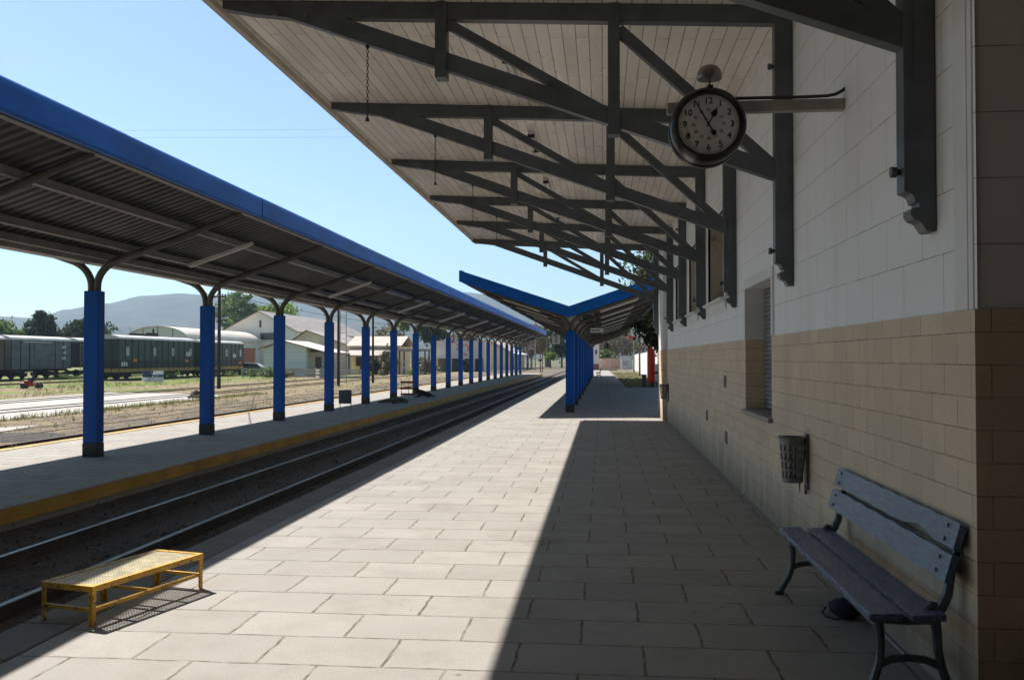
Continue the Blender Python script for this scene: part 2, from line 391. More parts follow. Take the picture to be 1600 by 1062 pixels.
# ------------------------------------------------------------------ mesh helpers
class MB:
    def __init__(s):
        s.v, s.f = [], []
    def add(s, vs, fs):
        o = len(s.v)
        s.v += [tuple(v) for v in vs]
        s.f += [tuple(i + o for i in f) for f in fs]
        return s
    def quad(s, *p):
        return s.add(p, [tuple(range(len(p)))])
    def box(s, x0, x1, y0, y1, z0, z1):
        return s.add([(x, y, z) for x in (x0, x1) for y in (y0, y1) for z in (z0, z1)],
                     [(0, 1, 3, 2), (4, 6, 7, 5), (0, 4, 5, 1), (2, 3, 7, 6), (0, 2, 6, 4), (1, 5, 7, 3)])
    def beam(s, p, q, wd, ht, up=(0, 0, 1)):
        p, q = Vector(p), Vector(q)
        d = (q - p).normalized()
        a = d.cross(Vector(up)).normalized()
        b = a.cross(d)
        vs = []
        for e in (p, q):
            for i, j in ((-1, -1), (1, -1), (1, 1), (-1, 1)):
                vs.append(e + a * i * wd / 2 + b * j * ht / 2)
        return s.add(vs, [(3, 2, 1, 0), (4, 5, 6, 7), (0, 1, 5, 4), (1, 2, 6, 5), (2, 3, 7, 6), (3, 0, 4, 7)])
    def tube(s, pts, r, n=8, cap=True, ref=None):
        pts = [Vector(p) for p in pts]
        rs = r if hasattr(r, '__len__') else [r] * len(pts)
        ref = Vector(ref) if ref else None
        rings, vs, fs = [], [], []
        for i, p in enumerate(pts):
            d = (pts[min(i + 1, len(pts) - 1)] - pts[max(i - 1, 0)]).normalized()
            u = ref or (Vector((0, 0, 1)) if abs(d.z) < 0.9 else Vector((0, 1, 0)))
            a = d.cross(u).normalized()
            b = d.cross(a).normalized()
            rings.append(len(vs))
            for k in range(n):
                t = 2 * math.pi * k / n
                vs.append(p + (a * math.cos(t) + b * math.sin(t)) * rs[i])
        for i in range(len(pts) - 1):
            for k in range(n):
                fs.append((rings[i] + k, rings[i] + (k + 1) % n, rings[i + 1] + (k + 1) % n, rings[i + 1] + k))
        if cap:
            fs.append(tuple(reversed(range(n))))
            fs.append(tuple(rings[-1] + k for k in range(n)))
        return s.add(vs, fs)
    def prism(s, prof, axis, a, b):
        """closed 2-D outline swept along an axis; outline given in the two other coordinates"""
        n = len(prof)
        def P(u, v, t):
            return {'X': (t, u, v), 'Y': (u, t, v), 'Z': (u, v, t)}[axis]
        vs = [P(u, v, a) for u, v in prof] + [P(u, v, b) for u, v in prof]
        fs = [(i, (i + 1) % n, n + (i + 1) % n, n + i) for i in range(n)]
        fs += [tuple(range(n - 1, -1, -1)), tuple(range(n, 2 * n))]
        return s.add(vs, fs)
    def lathe(s, prof, c=(0, 0, 0), axis='Z', n=24):
        vs, fs = [], []
        c = Vector(c)
        for r, h in prof:
            for k in range(n):
                t = 2 * math.pi * k / n
                a, b = r * math.cos(t), r * math.sin(t)
                vs.append(c + Vector({'Z': (a, b, h), 'Y': (a, h, b), 'X': (h, a, b)}[axis]))
        for i in range(len(prof) - 1):
            for k in range(n):
                fs.append((i * n + k, i * n + (k + 1) % n, (i + 1) * n + (k + 1) % n, (i + 1) * n + k))
        if prof[0][0] > 1e-4:
            fs.append(tuple(range(n - 1, -1, -1)))
        if prof[-1][0] > 1e-4:
            fs.append(tuple((len(prof) - 1) * n + k for k in range(n)))
        return s.add(vs, fs)
    def build(s, name, m, parent=None, smooth=False, bevel=0.0):
        me = bpy.data.meshes.new(name)
        me.from_pydata(s.v, [], s.f)
        bm = bmesh.new()
        bm.from_mesh(me)
        bmesh.ops.recalc_face_normals(bm, faces=bm.faces)
        bm.to_mesh(me)
        bm.free()
        me.materials.append(M[m] if isinstance(m, str) else m)
        if smooth:
            for p in me.polygons:
                p.use_smooth = True
            me.set_sharp_from_angle(angle=R(40))
        o = bpy.data.objects.new(name, me)
        C.objects.link(o)
        if parent:
            o.parent = parent
        if bevel:
            md = o.modifiers.new('bevel', 'BEVEL')
            md.width = bevel
            md.segments = 2
            md.limit_method = 'ANGLE'
        return o

def multi(name, parts, parent):
    """one mesh whose pieces carry different materials"""
    v, f, mi = [], [], []
    for i, (b, m) in enumerate(parts):
        o = len(v)
        v += b.v
        f += [tuple(q + o for q in p) for p in b.f]
        mi += [i] * len(b.f)
    a = MB()
    a.v, a.f = v, f
    ob = a.build(name, parts[0][1], parent)
    for _, m in parts[1:]:
        ob.data.materials.append(M[m])
    for p, i in zip(ob.data.polygons, mi):
        p.material_index = i
    return ob

def raw(s, name, m, parent=None):
    """foliage and wires: no normal pass"""
    me = bpy.data.meshes.new(name)
    me.from_pydata(s.v, [], s.f)
    me.materials.append(M[m])
    o = bpy.data.objects.new(name, me)
    C.objects.link(o)
    if parent:
        o.parent = parent
    return o

def tag(o, label=None, cat=None, group=None, kind=None):
    for k, v in (('label', label), ('category', cat), ('group', group), ('kind', kind)):
        if v:
            o[k] = v
    return o

def thing(name, label, cat, loc=(0, 0, 0), rz=0.0, group=None):
    o = bpy.data.objects.new(name, None)
    o.empty_display_size = 0.2
    C.objects.link(o)
    o.location = loc
    o.rotation_euler = (0, 0, rz)
    return tag(o, label, cat, group)

def copy_tree(o, parent=None):
    c = o.copy()
    C.objects.link(c)
    c.parent = parent
    for ch in list(o.children):
        copy_tree(ch, c)
    return c

def dup(o, loc, rz=None, label=None):
    c = copy_tree(o)
    c.location = loc
    if rz is not None:
        c.rotation_euler = (0, 0, rz)
    if label:
        c['label'] = label
    return c

def text(s, size, loc, rot, m, name, parent=None, depth=0.002):
    cu = bpy.data.curves.new(name, 'FONT')
    cu.body = s
    cu.size = size
    cu.align_x = 'CENTER'
    cu.align_y = 'CENTER'
    cu.extrude = depth
    tmp = bpy.data.objects.new(name, cu)
    C.objects.link(tmp)
    dg = bpy.context.evaluated_depsgraph_get()
    me = bpy.data.meshes.new_from_object(tmp.evaluated_get(dg))
    bpy.data.objects.remove(tmp)
    me.transform(Matrix.Translation(loc) @ rot)
    me.materials.clear()
    me.materials.append(M[m])
    o = bpy.data.objects.new(name, me)
    C.objects.link(o)
    if parent:
        o.parent = parent
    return o
FACE_Y = Matrix.Rotation(R(90), 4, 'X')                 # text reads from -Y

def join_text(items, m, name, parent):
    """several short texts as one lettering mesh"""
    bm = bmesh.new()
    for s, size, loc in items:
        o = text(s, size, loc, FACE_Y, m, 'lettering_piece')
        bm.from_mesh(o.data)
        bpy.data.objects.remove(o)
    me = bpy.data.meshes.new(name)
    bm.to_mesh(me)
    bm.free()
    me.materials.append(M[m])
    o = bpy.data.objects.new(name, me)
    C.objects.link(o)
    o.parent = parent
    return o

G = -0.25                                               # yard level; platform tops are at 0

# ------------------------------------------------------------------ setting: ground, platforms, hills
gb = MB()
gx = [-4500, -1500, -400, -150, -60, -30, -15, -6.6, -3.4, 5, 20, 80, 400, 1500, 4500]
gy = [-60, 0, 20, 50, 90, 150, 300, 800, 1600, 4600]
gb.add([(x, y, G) for y in gy for x in gx], [(j * len(gx) + i, j * len(gx) + i + 1, (j + 1) * len(gx) + i + 1, (j + 1) * len(gx) + i) for j in range(len(gy) - 1) for i in range(len(gx) - 1)])
tag(gb.build('ground', 'ground'), kind='structure')

pb = MB()
pb.prism([(-3.24, -12), (6, -12), (6, 53), (1.3, 53), (0.75, 128), (-3.24, 128)], 'Z', -0.6, 0.0)
tag(pb.build('platform', 'paving'), kind='structure')
kb = MB()
y = -12.0
while y < 128:
    l = 1.25
    j = rng.uniform(-0.012, 0.012)
    kb.box(-3.60 + j, -3.246, y, y + l - 0.012, -0.6, 0.003 + rng.uniform(-0.004, 0.006))
    y += l
tag(kb.build('kerb', 'old_kerb', bevel=0.012), kind='structure')
ib = MB()
tip = [(-6.92 - 1.85 + 1.85 * math.cos(t), 100.2 + 2.0 * math.sin(t)) for t in [R(a) for a in range(0, 181, 15)]]
ib.prism([(-10.62, -12), (-6.92, -12)] + tip + [(-10.62, 100.2)], 'Z', -0.6, 0.0)
tag(ib.build('island_platform', 'island_paving'), kind='structure')
ik = MB()
ik.box(-6.915, -6.548, -12, 100.2, -0.6, 0.004)
ik.box(-10.63, -10.78, -12, 100.2, -0.6, 0.003)
tag(ik.build('island_kerb', 'pale_kerb', bevel=0.01), kind='structure')
yb = MB()
yb.box(-6.546, -6.538, -12, 100.2, -0.175, -0.012)
yb.box(-10.80, -10.64, -12, 100.2, 0.007, 0.010)
for i in range(len(tip) - 1):
    a, b = tip[i], tip[i + 1]
    s_ = 1.2
    ca = (-6.92 - 1.85, 100.2)
    A2 = (ca[0] + (a[0] - ca[0]) * s_, ca[1] + (a[1] - ca[1]) * s_)
    B2 = (ca[0] + (b[0] - ca[0]) * s_, ca[1] + (b[1] - ca[1]) * s_)
    yb.prism([a, b, B2, A2], 'Z', -0.22, 0.006)
tag(yb.build('yellow_edge_marking', 'yellow_kerb'), kind='structure')

sb = MB()
sb.prism([(-18.2, 8), (-18.3, 27), (-18.0, 31), (-18.6, 34), (-18.5, 44), (-20.4, 47), (-27.2, 49), (-27.0, 36), (-27.6, 8)], 'Z', G - 0.1, G + 0.015)
tag(sb.build('concrete_yard_slab', 'slab'), kind='structure')
sb = MB()
sb.prism([(-14.9, 17), (-16.6, 18), (-16.9, 22), (-15.9, 25.0), (-15.3, 22)], 'Z', G - 0.1, G + 0.012)
tag(sb.build('concrete_patch', 'slab'), kind='structure')

ab = MB().prism([(-16.5, 20.2), (-15.6, 21.6), (-14.6, 22.6), (-13.9, 22.4), (-13.3, 21.9), (-13.0, 21.0), (-13.2, 20.0), (-14.0, 19.2), (-15.0, 18.9)], 'Z', G - .05, G + .006)  # flat dark patch lying just above the yard ground
tag(ab.build('dark_ground_patch', 'dark_ground'), kind='structure')

RIDGE = [(-80, .03), (-60, .034), (-40.2, .0327), (-34.5, .0408), (-32.6, .039), (-31.4, .0469), (-29.3, .0534), (-27.1, .062), (-25.2, .0654), (-23.6, .0647), (-21, .0662), (-18.4, .0656), (-15, .0637), (-11.9, .0669), (-8.6, .0714), (-7, .0687), (-5.6, .0569), (-3.6, .041), (-1.6, .0341), (.7, .0387), (1.7, .0462), (3.8, .0555), (8, .06), (16.9, .0507), (40, .045), (70, .03)]
def ridge(a):
    for (a0, h0), (a1, h1) in zip(RIDGE, RIDGE[1:]):
        if a0 <= a <= a1:
            t = (a - a0) / (a1 - a0)
            t = t * t * (3 - 2 * t)
            return h0 + (h1 - h0) * t
    return .03
from mathutils import noise as mn
hb = MB()
rs_ = [1250, 1400, 1550, 1700, 1850, 2000, 2150, 2300, 2400, 2500, 2600, 2750, 3000]
az = [-80 + 0.5 * i for i in range(301)]
for r in rs_:
    for a in az:
        t = (r - 1250) / (2500 - 1250)
        x, y_ = r * math.sin(R(a)), r * math.cos(R(a))
        base = ridge(a) * 2500 + 1.65
        nz = mn.fractal(Vector((x / 330, y_ / 330, 0)), 1.0, 2.0, 5)
        rd = abs(mn.noise(Vector((x / 190, y_ / 420, 3))))
        if r <= 2500:
            z = base * (t ** 1.25) + (nz * 26 - rd * 22) * math.sin(math.pi * min(1, t)) + (nz * 3 if r == 2500 else 0)
            if r < 2500:
                z = min(z, (ridge(a) - 0.003) * r)
        else:
            z = base * (1 - (r - 2500) / 700.0)
        hb.v.append((x, y_, max(z, 0) + G - 0.5))
na = len(az)
hb.f = [(j * na + i, j * na + i + 1, (j + 1) * na + i + 1, (j + 1) * na + i) for j in range(len(rs_) - 1) for i in range(na - 1)]
tag(hb.build('hills', 'hill', smooth=True), kind='structure')

# ------------------------------------------------------------------ railway tracks
def track(label, x0, y0, y1, gauge=1.06, top=-0.13, m='rail', sink=0.14, x_end=None, group=None):
    x_end = x0 if x_end is None else x_end
    t = thing('railway_track', label, 'railway track', (x0, y0, 0), 0, group)
    for s in (-1, 1):
        b = MB()
        o = s * gauge / 2
        prof = [(-.06, -sink), (.06, -sink), (.06, -sink + .015), (.012, -sink + .03), (.012, -.035), (.032, -.025), (.032, -.004), (.024, 0), (-.024, 0), (-.032, -.004), (-.032, -.025), (-.012, -.035), (-.012, -sink + .03), (-.06, -sink + .015)]
        n = len(prof)
        d = (x_end - x0, y1 - y0)
        vs = [(o + u, 0, top + v) for u, v in prof] + [(o + u + d[0], d[1], top + v) for u, v in prof]
        b.add(vs, [(i, (i + 1) % n, n + (i + 1) % n, n + i) for i in range(n)] + [tuple(range(n)), tuple(range(n, 2 * n))])
        b.build('rail', m, t)
    return t
track('sunken shaded track with polished rails between the two blue-pillared platforms', -4.87, -12, 340, sink=.2)
track('rusty track just beyond the far yellow edge of the island platform', -12.15, -12, 200, top=-0.19, m='rail_rusty')
track('half buried rusty track crossing the dry gravel of the yard', -14.9, -5, 190, top=-0.232, m='rail_rusty', sink=0.08)
track('rails set flush in the pale concrete slab, closer to the platforms', -21.0, 0, 150, top=-0.20, m='rail_rusty', sink=0.06)
track('rails set flush in the far side of the pale concrete slab', -25.3, 0, 150, top=-0.20, m='rail_rusty', sink=0.06)
track('track in the weeds under the green wagons', -42.3, 40, 150, top=-0.17, m='rail_rusty', sink=0.1)
track('track under the grey boxcar and hopper wagon', -51.3, 40, 120, top=-0.17, m='rail_rusty', sink=0.1)
track('grassy siding ending at a dark post beside the long white wall', 2.45, 53.2, 160, top=-0.2, m='rail_rusty', sink=0.1, x_end=3.2)

# ------------------------------------------------------------------ station building
XW = 1.71
YC, YE = 4.44, 27.0                                     # near corner, far end
WT = 1.875                                              # top of the stone courses
HT = 5.2
bld = thing('station_building', 'station wall of beige stone courses under white render along the platform', 'station building')
wins = [(9.60, 11.32, 1.05, 2.47), (13.2, 15.15, 2.50, 3.75), (17.0, 18.45, 2.50, 3.75), (20.4, 21.85, 2.5, 3.75)]
def wall_cells(x, ys, zs, holes):
    b = MB()
    for y0, y1 in zip(ys, ys[1:]):
        for z0, z1 in zip(zs, zs[1:]):
            cy, cz = (y0 + y1) / 2, (z0 + z1) / 2
            if any(h[0] < cy < h[1] and h[2] < cz < h[3] for h in holes):
                continue
            b.quad((x, y0, z0), (x, y1, z0), (x, y1, z1), (x, y0, z1))
    return b
XS = XW - 0.012
ws = wall_cells(XS, [YC, 9.60, 11.32, 24.9], [-0.1, 1.05, WT], wins)
ws.quad((XS, YC, WT), (XS, 9.6, WT), (XW + .01, 9.6, WT), (XW + .01, YC, WT))
ws.quad((XS, 11.32, WT), (XS, 24.9, WT), (XW + .01, 24.9, WT), (XW + .01, 11.32, WT))
for yy in (9.60, 11.32):
    ws.quad((XS, yy, 1.05), (XW + .25, yy, 1.05), (XW + .25, yy, WT), (XS, yy, WT))
ws.build('stone_wall', 'stone', bld)
ysx = sorted({YC, 24.9, *[h[0] for h in wins], *[h[1] for h in wins]})
wu = wall_cells(XW, ysx, [WT, 2.47, 2.50, 3.75, HT], wins)
wu.build('rendered_wall', 'white_wall', bld)
rv = MB()
h = wins[0]
for yy in h[:2]:
    rv.quad((XW, yy, WT), (XW + .25, yy, WT), (XW + .25, yy, h[3]), (XW, yy, h[3]))
rv.quad((XW, h[0], h[3]), (XW + .25, h[0], h[3]), (XW + .25, h[1], h[3]), (XW, h[1], h[3]))
rv.build('reveal', 'white_trim', bld)
# end wall facing the viewer, then unseen recess and block added to darken it
eb = MB().quad((XS, YC, -.1), (5.0, YC, -.1), (5.0, YC, WT), (XS, YC, WT))
eb.build('stone_end_wall', 'stone_end', bld)
eb = MB().quad((XW, YC + .012, WT), (5.0, YC + .012, WT), (5.0, YC + .012, HT), (XW, YC + .012, HT))
eb.build('rendered_end_wall', 'white_wall_end', bld)
eb = MB().quad((3.6, 1.3, -.1), (3.6, YC, -.1), (3.6, YC, HT), (3.6, 1.3, HT))
eb.build('added_recess_wall', 'wood_brown', bld)
MB().box(XW, 9, -40, 1.3, -.1, HT).build('added_rear_block', 'wood_brown', bld)
# added unseen behind the viewer to block light: roof over tracks, closed back
MB().box(-15, -3.83, -18, 2.6, 5.3, 5.5).build('added_shade_roof', 'wood_brown', bld)
MB().box(-15, XW, -18.4, -18, -.4, 5.5).box(-15.3, -15, -18, -1, -.4, 5.5).build('added_shade_wall', 'wood_brown', bld)
bb = MB().box(XW + 0.35, 9, YC + .1, YE - .05, -.3, HT - .1)
bb.build('core', 'house_beige', bld)
# corner strips of the near pilaster
for a, b_ in ((4.47, 4.52), (4.535, 4.70)):
    MB().box(XW - .008, XW + .01, a, b_, WT + .001, HT).build('pilaster_strip', 'white_trim', bld, bevel=.003)
# far pilaster
MB().box(1.575, XW + .3, 24.9, YE, -.1, WT).build('pilaster_base', 'stone_end', bld)
MB().box(1.59, XW + .3, 24.91, YE - .01, WT + .001, HT).build('pilaster', 'white_trim', bld)
# windows: shutter and sill low down, high windows with deep reveals
wp = thing('tmp', None, None)
bpy.data.objects.remove(wp)
h = wins[0]
wf = MB()
for a in ((h[0] - .10, h[0] - .002), (h[1] + .002, h[1] + .10)):
    wf.box(XW - .02, XW + .02, a[0], a[1], WT + .002, h[3])
wf.box(XW - .02, XW + .02, h[0] - .10, h[1] + .10, h[3] + .002, h[3] + .11)
wo = wf.build('window', 'white_trim', bld, bevel=.004)
sh = MB()
z = 1.06
while z < h[3]:
    sh.prism([(XW + .215, z), (XW + .205, z + .02), (XW + .215, z + .045), (XW + .228, z + .05), (XW + .235, z), ], 'Y', h[0] + .02, h[1] - .02)
    z += .052
sh.build('roller_shutter', 'shutter', wo)
MB().box(XW - .06, XW + .25, h[0] - .06, h[1] + .08, 1.0, 1.048).build('sill', 'sill', wo, bevel=.006)
for h in wins[1:]:
    b = MB()
    for a in ((h[0] - .13, h[0]), (h[1], h[1] + .13)):
        b.box(XW - .025, XW + .02, a[0], a[1], h[2] - .02, h[3] + .13)
    b.box(XW - .025, XW + .02, h[0], h[1], h[3], h[3] + .13)
    o = b.build('window', 'white_trim', bld, bevel=.006)
    b = MB()
    for yy in h[:2]:
        b.quad((XW - .02, yy, h[2]), (XW + .25, yy, h[2]), (XW + .25, yy, h[3]), (XW - .02, yy, h[3]))
    b.quad((XW - .02, h[0], h[3]), (XW + .25, h[0], h[3]), (XW + .25, h[1], h[3]), (XW - .02, h[1], h[3]))
    b.build('reveal', 'house_beige', o)
    b = MB().prism([(XW - .10, h[2] - .03), (XW - .10, h[2] - .005), (XW + .25, h[2] + .01), (XW + .25, h[2] - .2), (XW, h[2] - .2), (XW - .03, h[2] - .13), (XW - .04, h[2] - .06)], 'Y', h[0] - .14, h[1] + .14)
    b.build('sill', 'white_trim', o)
    b = MB().quad((XW + .24, h[0], h[2]), (XW + .24, h[1], h[2]), (XW + .24, h[1], h[3]), (XW + .24, h[0], h[3]))
    b.build('pane', 'pane_dark', o)
for vy, vz in ((13.2, 1.32), (15.5, .71), (13.1, .55)):
    b = MB()
    for z in range(5):
        b.box(XS - .006, XS + .004, vy - .11, vy + .11, vz - .06 + z * .028, vz - .06 + z * .028 + .014)
    b.box(XS - .003, XS + .006, vy - .13, vy + .13, vz - .08, vz + .09)
    b.build('vent', 'steel_dark', bld)
MB().box(1.6, 9.5, -40, 27.3, 5.3, 5.36).build('roof', 'roof_sheet', bld)

# ------------------------------------------------------------------ platform awning: boarded ceiling on timber trusses
aw = thing('platform_awning', 'wide timber awning with cream boarded ceiling projecting from the station wall', 'awning', (0, 0, 0))
ZE, ZW = 5.09, 4.84                                     # ceiling height at eave and wall
XE = -3.70
def zc(x):
    return ZE + (ZW - ZE) * (x - XE) / (XW - XE)
b = MB().prism([(XE, zc(XE)), (XW, zc(XW)), (XW, zc(XW) + .05), (XE, zc(XE) + .05)], 'Y', -40, 27.1)
b.box(XW + .005, 3.595, 1.305, YC - .005, zc(XW), zc(XW) + .05)
b.build('boarded_ceiling', 'ceiling', aw)
MB().prism([(XE - .07, ZE - .06), (XE - .004, ZE - .06), (XE - .004, ZE + .10), (XE - .07, ZE + .10)], 'Y', -40, 27.14).build('eave_board', 'fascia_cream', aw)
MB().prism([(XE - .07, ZE - .06), (XW, ZW - .06), (XW, ZW + .16), (XE - .07, ZE + .16)], 'Y', 27.145, 27.18).build('end_board', 'fascia_cream', aw)
MB().prism([(XE - .09, ZE + .11), (1.55, 5.22), (1.55, 5.25), (XE - .09, ZE + .14)], 'Y', -40, 27.5).build('roof_sheeting', 'roof_sheet', aw)
TY = [4.95 + 3.58 * i for i in range(7)]
TH = 0.11                                               # timber thickness along the platform
def bolts(pts):
    b = MB()
    for x, z in pts:
        b.lathe([(.028, -.035), (.028, -.012), (.02, -.01)], (x, 0, z), 'Y', 8)
    return b
def make_truss():
    # every member is a separate timber of one truss; they sit side by side so faces never coincide
    tr = MB()
    for x_, z_ in ((-3.1, 4.93), (-2.8, 4.91), (-1.505, 4.95), (.105, 4.83)):
        tr.lathe([(.026, -.045), (.026, -.024), (.018, -.02), (.018, .01)], (x_, 0, z_), 'Y', 8)
    tr.prism([(-3.63, zc(-3.63) - .085), (-3.35, zc(-3.35) - .13), (-3.0, zc(-3.0) - .16), (1.70, zc(1.70) - .17), (1.70, zc(1.70) - .004), (-3.63, zc(-3.63) - .004)], 'Y', 0, TH)
    t = tr.build('roof_truss', 'truss', aw, bevel=.005)
    MB().prism([(-3.25, 4.97), (-3.0, 4.90), (1.56, 3.255), (1.56, 3.415), (-2.55, 4.915)], 'Y', .004, TH - .004).build('bottom_chord', 'truss', t, bevel=.005)
    MB().box(-1.56, -1.45, -.022, TH + .022, 4.27, zc(-1.5) - .006).build('hanger', 'truss', t, bevel=.005)
    MB().box(.05, .16, -.022, TH + .022, 3.70, zc(.1) - .006).build('hanger', 'truss', t, bevel=.005)
    MB().beam((-1.46, TH / 2, 4.80), (.06, TH / 2, 3.90), TH - .016, .085).build('diagonal_brace', 'truss', t, bevel=.004)
    MB().beam((.15, TH / 2, 4.68), (1.57, TH / 2, 3.36), TH - .016, .10).build('diagonal_brace', 'truss', t, bevel=.004)
    z0 = 2.30
    pr = [(1.705, z0), (1.66, z0 - .0), (1.63, z0 + .05), (1.595, z0 + .065), (1.578, z0 + .09), (1.58, z0 + .115), (1.60, z0 + .125), (1.622, z0 + .125), (1.622, z0 + .15), (1.602, z0 + .155), (1.60, z0 + .175), (1.585, z0 + .195), (1.562, z0 + .205), (1.548, z0 + .21), (1.548, 4.70), (1.705, 4.70)]
    bo = MB().prism(pr, 'Y', -.008, TH + .008)
    for z_ in (3.4, 4.45):
        bo.lathe([(.028, -.035), (.028, -.012), (.02, -.01)], (1.63, 0, z_), 'Y', 8)
    bo.lathe([(.03, -.05), (.03, -.02), (.018, -.018), (.018, .0)], (1.548, TH / 2, 2.62), 'X', 8)
    bo.lathe([(.03, -.05), (.03, -.02), (.018, -.018), (.018, .0)], (1.548, TH / 2, 4.3), 'X', 8)
    bo.build('wall_bracket', 'truss', t, bevel=.004)
    MB().box(1.60, 1.66, -.016, -.0085, 3.1, 3.66).build('strap', 'truss', t)
    return t
t0 = make_truss()
t0.location = (0, TY[0], 0)
for i, ty in enumerate(TY[1:]):
    c = copy_tree(t0, aw)
    c.location = (-.13 if ty > 26 else 0, ty, 0)

for i, ty in enumerate(TY[1:5]):                         # chains left hanging from the trusses
    ln = (.68, .62, .6, .55)[i]
    b = MB()
    n = int(ln / .032)
    for k in range(n):
        zz = -.03 - k * .032
        ring = [(0.011 * math.cos(a), 0.0, .02 * math.sin(a)) for a in [2 * math.pi * q / 8 for q in range(9)]]
        b.tube([((p[0], 0, zz + p[2]) if k % 2 else (0, p[0], zz + p[2])) for p in ring], .0032, 4, cap=False)
    b.tube([(0, 0, .03), (0, 0, -.03)], .018, 6)
    b.lathe([(.003, -ln - .05), (.022, -ln - .045), (.010, -ln)], (0, 0, 0), 'Z', 8)
    o = b.build('hanging_chain', 'steel_dark')
    o.location = (-2.22, ty + TH / 2, 4.62)
    tag(o, ['longest chain, dangling from the big truss closest to the sky gap', 'chain dangling from the second awning truss in front of the hanging one', 'thin chain on the third awning truss', 'small far chain on the fourth awning truss'][i], 'chain', 'chains hanging from the awning trusses')

def make_batten(L, along, name='ceiling_light'):
    t = bpy.data.objects.new(name, None)
    C.objects.link(t)
    b = MB()
    if along == 'Y':
        b.prism([(-.055, 0), (.055, 0), (.035, -.05), (-.035, -.05)], 'Y', -L / 2, L / 2)
    hs = b
    b = MB()
    for s in (-.03, .03):
        b.tube([(s, -L / 2 + .03, -.075), (s, L / 2 - .03, -.075)], .013, 8)
    b.build('tube', 'tube_white', t)
    b = MB()
    for e in (-L / 2, L / 2 - .03):
        b.box(-.05, .05, e, e + .03, -.1, -.045)
    multi('housing', [(hs, 'lamp_white'), (b, 'steel_dark')], t)
    return t
lm = make_batten(1.0, 'Y')
LB = ['fluorescent fitting on the cream ceiling, above the tall struts of the near trusses', 'second fluorescent fitting along the cream ceiling', 'third fluorescent fitting along the cream ceiling', 'fourth small fluorescent fitting along the cream ceiling', 'farthest fluorescent fitting under the cream ceiling']
for i, yy in enumerate((10.5, 13.95, 17.5, 21.0, 24.6)):
    o = lm if i == 0 else copy_tree(lm)
    o.location = (-1.04, yy, zc(-1.04) - .003)
    tag(o, LB[i], 'light fitting', 'fluorescent fittings under the awning ceiling')

